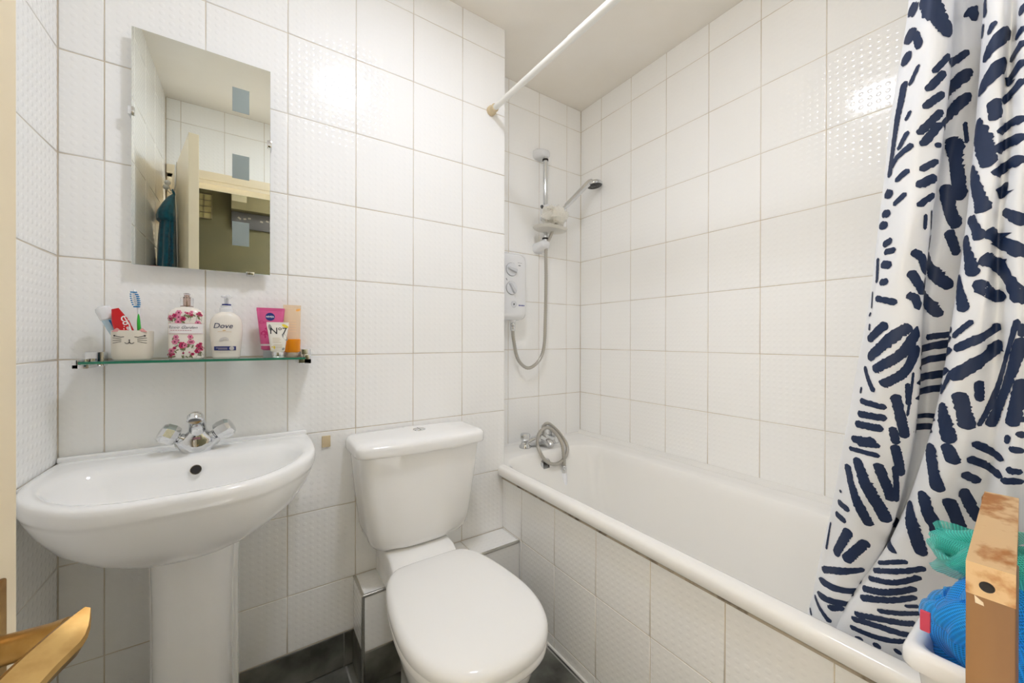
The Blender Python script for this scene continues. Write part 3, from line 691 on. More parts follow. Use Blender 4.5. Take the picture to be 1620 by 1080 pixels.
MB().lathe([(.0125, 0), (.012, .001)], (tx + .001, 1.240, .902) + Vector((0, -.6, -.8)) * .0135 if False else Vector((tx + .001, 1.240, .902)) + Vector((0, -.6, -.8)) * .0138, (0, -.6, -.8), 20).build('outlet', m_rubber, ae)
MB().box((tx - .008, 1.2788, .835), (tx + .008, 1.2802, .841), .0005).build('badge', M('red_blue_badge', rgb(150, 110, 116), .4), tp, label='tiny red and grey temperature badge')
for s_ in (-1, 1):
    ax = Vector((s_ * .82, -.12, .48)); c_ = Vector((tx + s_ * .029, 1.300, .836))
    hn = MB().lathe([(.013, 0), (.013, .008), (.010, .009), (.010, .013)], c_, ax, 20).build('handle', m_chrome, tp)
    q = MB().lathe([(.016, .012), (.0235, .016), (.0265, .027), (.0250, .044), (.0195, .051), (.004, .053)], c_, ax, 8)
    q.build('knob', m_chrome, hn, smooth=False)

# ---------------------------------------------------------------- toilet
TX = .462
wc = empty('toilet', (TX, 1.0, 0), 'white close-coupled toilet with its lid down and a dual flush button', 'toilet')
Lo = outline([(0, .668), (.05, .673), (.10, .692), (.145, .738), (.171, .80), (.180, .865), (.177, .94), (.166, 1.02), (.148, 1.09), (.126, 1.13), (.100, 1.148), (.05, 1.152), (0, 1.152)], 88)
Bo = outline([(0, .70), (.045, .705), (.09, .725), (.13, .77), (.152, .83), (.16, .90), (.155, .98), (.145, 1.06), (.13, 1.14), (.122, 1.17), (.115, 1.18), (.06, 1.182), (0, 1.182)], 88)
cyT = .92
def tr(o, z, s_=1, dy=0): return ring(o, TX, z, s_, cyT, dy)
lid = [tr(Lo, .385, .985), tr(Lo, .384, .996), tr(Lo, .389, 1.0), tr(Lo, .398, 1.0), tr(Lo, .406, .988), tr(Lo, .411, .968), tr(Lo, .4145, .94), tr(Lo, .4165, .90), tr(Lo, .420, .72), tr(Lo, .4225, .5), tr(Lo, .424, .25), tr(Lo, .4245, .05)]
MB().loft(lid).build('lid', m_plasticw, wc, ang=80)
MB().loft([tr(Lo, .362, .965), tr(Lo, .361, .985), tr(Lo, .365, .992), tr(Lo, .378, .992), tr(Lo, .382, .98), tr(Lo, .3835, .96)]).build('seat', m_plasticw, wc, ang=80)
for s_ in (-1, 1): MB().lathe([(.013, 0), (.013, .02), (.011, .024)], (TX + s_ * .075, 1.16, .372), seg=18).build('hinge', m_plasticw, wc)
MB().loft([tr(Bo, .36, 1.0), tr(Bo, .35, 1.012), tr(Bo, .33, 1.01), tr(Bo, .30, .98), tr(Bo, .25, .88, .015), tr(Bo, .19, .76, .045), tr(Bo, .12, .68, .07), tr(Bo, .05, .67, .075), tr(Bo, .02, .70, .075), tr(Bo, 0, .71, .075)][::-1]).build('bowl', m_ceramic, wc, ang=80)
mb = MB()
shelf = []
for y, hw, zt, zb in ((1.10, .100, .36, .26), (1.15, .106, .384, .26), (1.17, .108, .398, .27), (1.19, .108, .410, .28), (1.21, .107, .4135, .29), (1.245, .107, .4135, .298), (1.36, .105, .4135, .298), (1.372, .1, .410, .298)):
    shelf.append([Vector((TX + hw * x, y, zb + (zt - zb) * z)) for x, z in ((-1, .08), (-.9, 0), (.9, 0), (1, .08), (1.0, .5), (1, .93), (.97, .98), (.92, 1), (-.92, 1), (-.97, .98), (-1, .93), (-1, .5))])
mb.loft(shelf).build('cistern_ledge', m_ceramic, wc, ang=45)
CXT = .4785
def co(hw, yf, c_=.05, back=1.377, bow=.014):
    return outline([(0, yf - bow), (hw * .4, yf - bow * .82), (hw - c_, yf), (hw - c_ * .45, yf + c_ * .12), (hw - c_ * .1, yf + c_ * .5), (hw, yf + c_ * 1.0), (hw, back - .03), (hw, back - .008), (hw - .006, back), (hw - .03, back), (hw * .4, back), (0, back)], 80)
body = []
for z, hw, yf in ((.415, .118, 1.262), (.417, .138, 1.243), (.426, .154, 1.230), (.444, .166, 1.221), (.48, .176, 1.215), (.60, .192, 1.205), (.735, .2055, 1.196)): body.append(ring(co(hw, yf), CXT, z))
cs = MB().loft(body).build('cistern', m_ceramic, wc, ang=60)
ld = [ring(co(.212, 1.19), CXT, .7345), ring(co(.2185, 1.182), CXT, .736), ring(co(.220, 1.180), CXT, .741), ring(co(.220, 1.180), CXT, .760), ring(co(.218, 1.182), CXT, .767), ring(co(.212, 1.188), CXT, .772), ring(co(.203, 1.197), CXT, .775), ring(co(.12, 1.24), CXT, .777), ring(co(.03, 1.27, .01), CXT, .7775)]
MB().loft(ld).build('cistern_lid', m_ceramic, wc, ang=60)
bt = MB().lathe([(.021, 0), (.0215, .001), (.0205, .0032), (.004, .0038)], (CXT + .012, 1.308, .7768), seg=28).build('flush_button', m_chrome, wc)
MB().box((CXT + .0118, 1.289, .7803), (CXT + .0126, 1.327, .7809)).build('button_gap', m_dark, bt, smooth=False)

# ---------------------------------------------------------------- bathtub
bh = empty('bathtub', (1.2, .8, 0), 'white enamel bathtub with a rolled rim behind the tiled panel', 'bathtub')
def notch(p):
    if p.y > YB - .0005 and p.x < XE + .002:
        p.x = XE + .002 if p.y > YB + .01 else p.x
        if p.x < XE: p.y = YB - .0005
    return p
k_, m_ = 8, 14
def orr(ins, z):
    out = []
    for x, y in rrect(.862 + ins, XR - .001, YF + .002, YA - .001, .012, k_, m_): out.append(notch(Vector((x, y, z))))
    return out
def irr(ins, z, r=.12, far=0):
    out = []
    for x, y in rrect(0, 1, .02 + ins, 1.445 - ins - far, r, k_, m_):
        xl = .906 + .0847 * y + ins; xr = 1.478 - .045 * y - ins
        u = x
        # round the corners in x as well
        out.append((u, y))
    res = []
    y0, y1 = .02 + ins, 1.445 - ins - far
    for x, y in rrect(.95 + ins, 1.43 - ins, y0, y1, r, k_, m_):
        t = (x - (.95 + ins)) / (.48 - 2 * ins)
        xl = .905 + ins; xr = 1.446 - ins
        res.append(Vector((xl + t * (xr - xl), y, z)))
    return res
rg = [orr(.004, .523), orr(0, .527), orr(0, .548), orr(.003, .555), orr(.008, .559), orr(.02, .561), mix(orr(.02, .561), irr(-.008, .561), .6), irr(-.008, .561), irr(-.002, .559), irr(.004, .553), irr(.010, .542), irr(.016, .52), irr(.028, .42, .12, .02), irr(.045, .28, .12, .05), irr(.062, .21, .11, .07), irr(.095, .178, .1, .09), irr(.14, .17, .07, .1), irr(.2, .168, .03, .1)]
MB().loft(rg, False, True).build('tub_shell', m_enamel, bh, ang=75)
ov = MB().lathe([(.031, 0), (.031, .004), (.024, .008), (.004, .009)], (1.158, 1.429, .502), (0, -.99, .15), 28).build('overflow', m_chrome, bh)
mb = MB()
for a in range(5): mb.box((1.142 + a * .0075, 1.4175, .486), (1.145 + a * .0075, 1.4205, .518))
mb.build('slots', m_dark, ov, smooth=False, kind='stuff')

# bath mixer tap
bm_ = empty('bath_mixer_tap', (1.21, 1.54, .561), 'chrome bath mixer tap with two pillar handles on the far rim of the bathtub', 'tap')
mb = MB()
for x in (1.125, 1.305): mb.lathe([(.030, 0), (.030, .008), (.024, .016), (.020, .026), (.021, .030)], (x, 1.545, .561), seg=24)
mb.tube([(1.125, 1.545, .580), (1.16, 1.54, .586), (1.215, 1.53, .590), (1.27, 1.54, .586), (1.305, 1.545, .580)], [.018, .022, .031, .022, .018], 18)
mb.build('body', m_chrome, bm_)
for x in (1.125, 1.305):
    MB().lathe([(.012, .030), (.012, .035), (.021, .037), (.0245, .045), (.0245, .063), (.021, .069), (.004, .070)], (x, 1.545, .561), seg=10).build('handle', m_chrome, bm_, smooth=False)
MB().tube(crom([(1.215, 1.53, .590), (1.215, 1.50, .592), (1.215, 1.47, .588), (1.215, 1.452, .575)], 10), [.026, .026, .025, .024, .023, .022, .021, .020, .019, .018], 16).build('spout', m_chrome, bm_)
MB().lathe([(.014, 0), (.016, .008), (.016, .024), (.012, .030), (.012, .048), (.014, .05), (.014, .062), (.009, .064)], (1.232, 1.538, .596), (.12, 0, 1), 18).build('diverter', m_chrome, bm_)
# hand shower draped over it
hs = empty('hand_shower', (1.3, 1.49, .561), 'coiled metal hand-shower hose looped over the bath tap with a white handset hanging down', 'hand shower')
hp = crom([(1.225, 1.530, 0.625), (1.221, 1.520, 0.659), (1.238, 1.500, 0.673), (1.283, 1.475, 0.628), (1.307, 1.445, 0.574), (1.293, 1.425, 0.537), (1.247, 1.410, 0.508), (1.191, 1.405, 0.503), (1.137, 1.405, 0.534), (1.119, 1.425, 0.577), (1.135, 1.460, 0.611), (1.169, 1.485, 0.641), (1.213, 1.480, 0.661), (1.249, 1.455, 0.630), (1.260, 1.425, 0.585), (1.257, 1.408, 0.528), (1.256, 1.404, 0.487)], 150)
MB().tube(hp, [.0082 + (.0008 if i % 2 else 0) for i in range(150)], 10).build('hose', m_steel, hs, ang=80)
HC = Vector((1.2557, 1.404, 0.4867))
MB().lathe([(.0095, 0), (.0118, .003), (.0118, .016), (.0105, .018), (.0118, .020), (.0118, .034), (.009, .036)], HC, (0, 0, -1), 18).build('connector', m_chrome, hs)
MB().tube([HC + Vector((0, 0, -.034)), HC + Vector((0, 0, -.045)), HC + Vector((.001, -.002, -.12)), HC + Vector((.002, -.004, -.18)), HC + Vector((.003, -.02, -.215)), HC + Vector((.003, -.04, -.222))], [.0095, .0135, .0150, .0175, .022, .017], 18).build('handset', M('bright_white_plastic', rgb(250, 251, 255), .2), hs)

# ---------------------------------------------------------------- electric shower
es = empty('electric_shower', (1.04, YA, 1.19), 'white electric shower unit with two dials on the alcove wall', 'shower unit')
EX, EZ0, EZ1 = 1.038, 1.190, 1.516
sec = []
for y, ins, r in ((YA, .006, .03), (YA - .012, .004, .03), (YA - .035, 0, .032), (YA - .07, .002, .034), (YA - .083, .010, .036), (YA - .089, .022, .036), (YA - .0905, .034, .03)):
    sec.append([Vector((x, y, z)) for x, z in rrect(EX - .10 + ins, EX + .10 - ins, EZ0 + ins, EZ1 - ins, r)])
MB().loft(sec).build('case', m_white, es, ang=60)
for z, a in ((1.432, -.25), (1.343, -.95)):
    kb = MB().lathe([(.031, 0), (.0315, .003), (.030, .006)], (EX, YA - .0895, z), (0, -1, 0), 32).build('dial', M('dial_plastic', rgb(222, 224, 228), .3), es)
    MB().torus((EX, YA - .0915, z), (0, -1, 0), .0312, .0012, 32, 6).build('bezel', m_rubber, kb)
    ca, sa = math.cos(a), math.sin(a); pts = []
    for y, k in ((YA - .095, 1), (YA - .108, .86)):
        pts.append([Vector((EX + k * (u * ca - v * sa), y, z + k * (u * sa + v * ca))) for u, v in ((-.026, -.005), (.026, -.009), (.029, 0), (.026, .009), (-.026, .005), (-.028, 0))])
    MB().loft(pts).build('grip', M('dial_grip', rgb(206, 208, 212), .3), kb, ang=30)
bt = MB().lathe([(.017, 0), (.0165, .002), (.012, .0025), (.0115, .0008), (.004, .0006)], (EX + .014, YA - .0902, 1.266), (0, -1, 0), 24).build('button', M('button_plastic', rgb(214, 216, 220), .3), es)
MB().lathe([(.0045, 0), (.004, .001)], (EX + .014, YA - .0910, 1.266), (0, -1, 0), 12).build('lamp_dot', m_rubber, bt)
d = Decal(lambda x, z: Vector((EX + x, YA - .0908, z)))
for q in range(4): d.line([(.042 + q * .009, 1.2615), (.049 + q * .009, 1.261)], .006 - .0012 * (q % 2))
d.build('logo', M('blue_logo_ink', rgb(60, 70, 150), .4), es)
d = Decal(lambda x, z: Vector((EX + x, YA - .0908, z))); d.line([(.035, 1.468), (.060, 1.468)], .0015).line([(.040, 1.455), (.052, 1.455)], .005).line([(-.032, 1.388), (-.026, 1.378)], .004)
d.build('grey_marks', M('grey_mark_ink', rgb(128, 132, 136), .5), es)
MB().lathe([(.015, 0), (.015, .014), (.011, .016)], (1.076, YA - .045, EZ0 + .004), (0, 0, -1), 18).build('outlet', m_white, es)
MB().lathe([(.011, 0), (.0125, .002), (.0125, .014), (.0105, .016), (.0125, .018), (.0125, .036), (.0105, .04)], (1.076, YA - .045, EZ0 - .012), (0, 0, -1), 18).build('hose_nut', m_chrome, es)
hp = crom([(1.076, YA - .045, EZ0 - .05), (1.082, YA - .045, 1.09), (1.105, YA - .047, 1.0), (1.15, YA - .05, .955), (1.195, YA - .052, .957), (1.245, YA - .054, 1.0), (1.268, YA - .055, 1.07), (1.275, YA - .055, 1.2), (1.279, YA - .055, 1.4), (1.280, YA - .055, 1.575), (1.29, YA - .075, 1.63), (1.31, YA - .10, 1.70), (1.318, YA - .105, 1.742)], 180)
MB().tube(hp, [.0082 + (.0007 if i % 2 else 0) for i in range(180)], 10).build('hose', m_steel, es, ang=80)
# riser rail with slider, soap dish and brackets
rl = empty('shower_riser_rail', (1.273, YA, 1.58), 'chrome shower riser rail with white end brackets and slider on the alcove wall', 'shower rail')
MB().lathe([(.0125, 0), (.0125, .47)], (1.273, YA - .055, 1.585), seg=20).build('rail', m_chrome, rl)
for z, s_ in ((2.062, 1), (1.592, -1)):
    br_ = MB()
    br_.loft([[Vector((1.268 + x * k, YA - d_, z + s_ * (dz + zz * k))) for x, zz in rrect(-.036, .036, -.022, .030, .018, 5, 3)] for d_, k, dz in ((0, 1.0, .008), (.02, .98, .008), (.045, .85, .003), (.066, .72, -.002), (.072, .55, -.002))])
    br_.build('bracket', m_white, rl, ang=60)
    MB().lathe([(.0155, 0), (.0155, .008)], (1.273, YA - .055, z - s_ * .03 - .004), seg=20).build('bracket_ring', m_dark, rl)
sl = MB().loft([[Vector((1.275 + x, YA - .062 + y, z)) for x, y in supell(a, b, 2.5, 28)] for z, a, b in ((1.715, .018, .026), (1.72, .026, .034), (1.775, .028, .036), (1.79, .022, .030))]).build('slider', m_white, rl)
MB().lathe([(.007, 0), (.008, .003), (.008, .012), (.006, .015)], (1.250, YA - .06, 1.778), (-.7, -.5, .35), 14).build('knob', m_rubber, sl)
MB().tube([(1.29, YA - .085, 1.748), (1.312, YA - .10, 1.762), (1.332, YA - .112, 1.778)], [.018, .0185, .017], 16).build('cradle', m_white, sl)
dish = [[Vector((1.28 + x, YA - .088 + y, z)) for x, y in supell(a, b, 2.3, 36)] for z, a, b in ((1.655, .060, .036), (1.657, .088, .056), (1.668, .098, .064), (1.672, .098, .064), (1.670, .094, .060), (1.661, .084, .053))]
MB().loft(dish).build('soap_dish', M('frosted_clear_plastic', rgb(246, 244, 238), .3, trans=.7, ior=1.2), rl, label='translucent oval soap dish')
# shower head
sh = empty('shower_handset', (1.33, YA - .11, 1.77), 'chrome hand shower head with round spray face sloping up from the riser slider', 'shower head')
MB().tube(crom([(1.322, 1.520, 1.752), (1.345, 1.515, 1.776), (1.365, 1.511, 1.797), (1.42, 1.502, 1.853), (1.47, 1.494, 1.905), (1.497, 1.490, 1.932), (1.520, 1.486, 1.944)], 24), [.0115, .0115, .0115, .0095, .0095, .0125, .0138, .0142, .0145, .0146, .0147, .0148, .0148, .0148, .0148, .0148, .015, .0152, .0156, .016, .0165, .017, .018, .018], 18).build('handle', m_chrome, sh)
hx = Vector((.08, -.10, -.99)).normalized(); hc = Vector((1.536, 1.483, 1.949))
MB().lathe([(.012, -.004), (.030, -.001), (.041, .006), (.0435, .012), (.0435, .020), (.041, .023)], hc, hx, 36).build('head', m_chrome, sh)
MB().lathe([(.0405, .0225), (.036, .0255), (.022, .0262), (.004, .0262)], hc, hx, 36).build('spray_face', m_rubber, sh, label='grey rubber spray face')
mb = MB()
for r_ in (.012, .022, .031): mb.torus(hc + hx * .0262, hx, r_, .0012, 30, 6)
mb.build('spray_ring', m_dark, sh, kind='stuff')

# ---------------------------------------------------------------- mesh bath puffs
def puff_mat(name, c1, c2):
    m = noisy(M(name, c1, .55, sheen=.4), c2, 40, .35, .65, 3, .0008)
    t = NT(m); t.b.inputs['Subsurface Weight'].default_value = .0
    tr_ = t.n('ShaderNodeBsdfTranslucent'); tr_.inputs[0].default_value = c1
    tp_ = t.n('ShaderNodeBsdfTransparent'); mx = t.n('ShaderNodeMixShader'); mx.inputs[0].default_value = .5
    m2 = t.n('ShaderNodeMixShader')
    uv = t.n('ShaderNodeUVMap'); s_ = t.n('ShaderNodeVectorMath', operation='SCALE'); s_.inputs['Scale'].default_value = 1
    f_ = t.n('ShaderNodeVectorMath', operation='FRACTION'); dd = t.n('ShaderNodeVectorMath', operation='SUBTRACT'); dd.inputs[1].default_value = (.5, .5, 0)
    ln = t.n('ShaderNodeVectorMath', operation='LENGTH'); mr = t.n('ShaderNodeMapRange'); mr.inputs[1].default_value = .42; mr.inputs[2].default_value = .30; mr.inputs[4].default_value = .6
    t.l(uv.outputs[0], s_.inputs[0]); t.l(s_.outputs[0], f_.inputs[0]); t.l(f_.outputs[0], dd.inputs[0]); t.l(dd.outputs[0], ln.inputs[0]); t.l(ln.outputs['Value'], mr.inputs[0])
    out = t.t.nodes['Material Output']
    t.l(t.b.outputs[0], mx.inputs[1]); t.l(tr_.outputs[0], mx.inputs[2]); t.l(mx.outputs[0], m2.inputs[1]); t.l(tp_.outputs[0], m2.inputs[2]); t.l(mr.outputs[0], m2.inputs[0]); t.l(m2.outputs[0], out.inputs[0])
    return m
def net_uv(o, n):
    pass
def ruffle(c, R_, count, seed, squash=(1, 1, 1), wid=.5, na=30, nb=9, curl=.32, bias=None, cell=.0026):
    """a puff: many looped, rippled strips of net gathered at the centre"""
    rr = random.Random(seed); c = Vector(c); V, F, UV = [], [], []
    for k in range(count):
        z = rr.uniform(-.75, 1); a = rr.uniform(0, 2 * PI); q = math.sqrt(1 - z * z)
        d = Vector((q * math.cos(a), q * math.sin(a), z))
        if bias and d.dot(Vector(bias)) < -.2: d = -d
        s_ = d.cross(Vector((rr.gauss(0, 1), rr.gauss(0, 1), rr.gauss(0, 1)))).normalized(); u = d.cross(s_)
        RR = R_ * rr.uniform(.82, 1.05); w_ = R_ * wid * rr.uniform(.8, 1.3); ph = rr.uniform(0, 6); b0 = len(V); fr = rr.randint(3, 6)
        for i in range(na):
            t = i / (na - 1)
            for j in range(nb):
                v = j / (nb - 1) - .5
                rip = math.sin(t * PI) * .045 * R_ * math.sin(v * fr * 4 + ph + t * 5) + .014 * R_ * math.sin(t * 17 + v * 7 + ph)
                p = d * (RR * (math.sin(PI * t) ** .7 * (1 - .35 * (2 * v) ** 2)) + rip) + s_ * (RR * curl * math.sin(2 * PI * t) + rip * .6) + u * (w_ * v * (.35 + .9 * math.sin(PI * t)))
                V.append(c + Vector((p.x * squash[0], p.y * squash[1], p.z * squash[2]))); UV.append((t * RR * 2.4 / cell, v * w_ / cell))
        for i in range(na - 1):
            for j in range(nb - 1): q_ = b0 + i * nb + j; F.append([q_, q_ + 1, q_ + nb + 1, q_ + nb])
    return V, F, UV
def petals(c, R_, count, seed, squash=(1, 1, 1), na=30, nb=8, cell=.0026):
    """open scroll-shaped loops of net standing on the puff's surface"""
    rr = random.Random(seed); c = Vector(c); V, F, UV = [], [], []
    for k in range(count):
        z = -.55 + 1.5 * (k + .5) / count; a = k * 2.4 + rr.uniform(-.3, .3); q = math.sqrt(max(.05, 1 - z * z))
        d = Vector((q * math.cos(a), q * math.sin(a), z)).normalized()
        s_ = d.cross(Vector((rr.gauss(0, 1), rr.gauss(0, 1), rr.gauss(0, 1)))).normalized(); u = d.cross(s_)
        RR = R_ * rr.uniform(.85, 1.1); w_ = R_ * rr.uniform(.7, 1.0); ph = rr.uniform(0, 6); b0 = len(V); ra, rb = RR * rr.uniform(.30, .42), RR * rr.uniform(.24, .40)
        for i in range(na):
            t = 2 * PI * i / (na - 1)
            for j in range(nb):
                v = j / (nb - 1) - .5; fl = 1 + .55 * v
                rip = R_ * .03 * math.sin(t * 4 + ph) * (v + .5) + R_ * .012 * math.sin(t * 11 + v * 6)
                p = d * (RR * .62 + (ra * fl + rip) * math.cos(t)) + s_ * ((rb * fl + rip) * math.sin(t)) + u * (w_ * v * (.75 + .25 * math.cos(t)))
                V.append(c + Vector((p.x * squash[0], p.y * squash[1], p.z * squash[2]))); UV.append((t * RR * .4 / cell, v * w_ / cell))
        for i in range(na - 1):
            for j in range(nb - 1): q_ = b0 + i * nb + j; F.append([q_, q_ + 1, q_ + nb + 1, q_ + nb])
    return V, F, UV
def join(a, b):
    n = len(a[0]); return a[0] + b[0], a[1] + [[i + n for i in f] for f in b[1]], a[2] + b[2]
def puff_build(name, data, mat, parent):
    V, F, UV = data; mb = MB().add(V, F); o = mb.build(name, mat, parent, recalc=False, ang=180, kind='stuff')
    ul = o.data.uv_layers.new(name='UVMap')
    for l_ in o.data.loops: ul.data[l_.index].uv = UV[l_.vertex_index]
    return o
wp = empty('white_bath_puff', (1.285, 1.54, 1.672), 'crumpled white net bath puff on the soap dish of the shower rail', 'bath puff')
puff_build('net_ruffles', join(ruffle((1.288, 1.516, 1.726), .058, 16, 5, (1.15, .85, .85), .7), petals((1.288, 1.516, 1.728), .066, 18, 2, (1.2, .85, .8))), puff_mat('white_net', rgb(255, 254, 250), rgb(252, 250, 244)), wp)

# ---------------------------------------------------------------- shower curtain rod and curtain
rd = empty('curtain_rod', (.828, YB, 2.044), 'white shower curtain rod across the room with a yellowed end socket on the tiles', 'curtain rod')
A_, B_ = Vector((.826, YB - .012, 2.0435)), Vector((.862, YF + .02, 2.05))
MB().tube([A_, A_.lerp(B_, .32)], .0115, 18).build('rod', m_whitepaint, rd)
MB().tube([A_.lerp(B_, .315), B_], .0128, 18).build('outer_rod', m_whitepaint, rd)
MB().lathe([(.020, 0), (.020, .012), (.0165, .016), (.0165, .034), (.0125, .036)], (.8258, YB, 2.0434), (.02, -1, 0), 22).build('end_socket', m_beige, rd, label='yellowed end socket')
MB().lathe([(.020, 0), (.020, .012), (.0165, .016), (.0165, .034), (.0125, .036)], (.8622, YF, 2.05), (-.02, 1, 0), 22).build('end_socket', m_beige, rd)

TABLE = [[[0.925,0.133],[0.925,0.153],[0.925,0.175],[0.925,0.195],[0.955,0.231],[0.99,0.264],[1.03,0.304],[1.04,0.322]],[[0.89,0.143],[0.89,0.162],[0.89,0.184],[0.89,0.204],[0.92,0.244],[0.955,0.28],[0.995,0.322],[1.005,0.341]],[[0.865,0.13],[0.865,0.146],[0.865,0.169],[0.865,0.188],[0.895,0.227],[0.93,0.262],[0.97,0.304],[0.98,0.318]],[[0.848,0.114],[0.848,0.124],[0.848,0.14],[0.848,0.161],[0.878,0.192],[0.913,0.229],[0.953,0.279],[0.963,0.291]],[[0.865,0.104],[0.865,0.108],[0.865,0.116],[0.865,0.138],[0.895,0.154],[0.93,0.192],[0.97,0.257],[0.98,0.271]],[[0.9,0.11],[0.9,0.115],[0.9,0.122],[0.9,0.144],[0.93,0.159],[0.965,0.196],[1.005,0.26],[1.015,0.279]],[[0.92,0.099],[0.92,0.103],[0.92,0.111],[0.92,0.134],[0.95,0.15],[0.985,0.191],[1.025,0.258],[1.035,0.283]],[[0.905,0.078],[0.905,0.082],[0.905,0.088],[0.905,0.104],[0.935,0.132],[0.97,0.186],[1.01,0.256],[1.02,0.277]],[[0.86,0.075],[0.86,0.079],[0.86,0.085],[0.86,0.101],[0.89,0.134],[0.925,0.186],[0.965,0.265],[0.975,0.285]],[[0.838,0.068],[0.838,0.071],[0.838,0.076],[0.838,0.088],[0.868,0.119],[0.903,0.167],[0.943,0.239],[0.953,0.248]],[[0.835,0.057],[0.835,0.059],[0.835,0.063],[0.835,0.073],[0.865,0.096],[0.9,0.136],[0.94,0.195],[0.95,0.197]],[[0.85,0.051],[0.85,0.053],[0.85,0.057],[0.85,0.065],[0.88,0.074],[0.915,0.107],[0.955,0.148],[0.965,0.149]],[[0.83,0.04],[0.83,0.041],[0.83,0.043],[0.83,0.047],[0.86,0.05],[0.895,0.07],[0.935,0.087],[0.945,0.088]],[[0.85,0.029],[0.85,0.026],[0.85,0.024],[0.85,0.018],[0.88,0.009],[0.915,0.012],[0.955,0.018],[0.965,0.018]],[[0.82,0.01],[0.82,0.008],[0.82,0.006],[0.82,-0.002],[0.85,-0.025],[0.885,-0.038],[0.925,-0.04],[0.935,-0.041]],[[0.86,-0.002],[0.86,-0.007],[0.86,-0.014],[0.86,-0.03],[0.89,-0.06],[0.925,-0.102],[0.965,-0.106],[0.975,-0.108]]]
ZR = [2.02, 1.63, 1.45, 1.2, .95, .75, .55, .44]
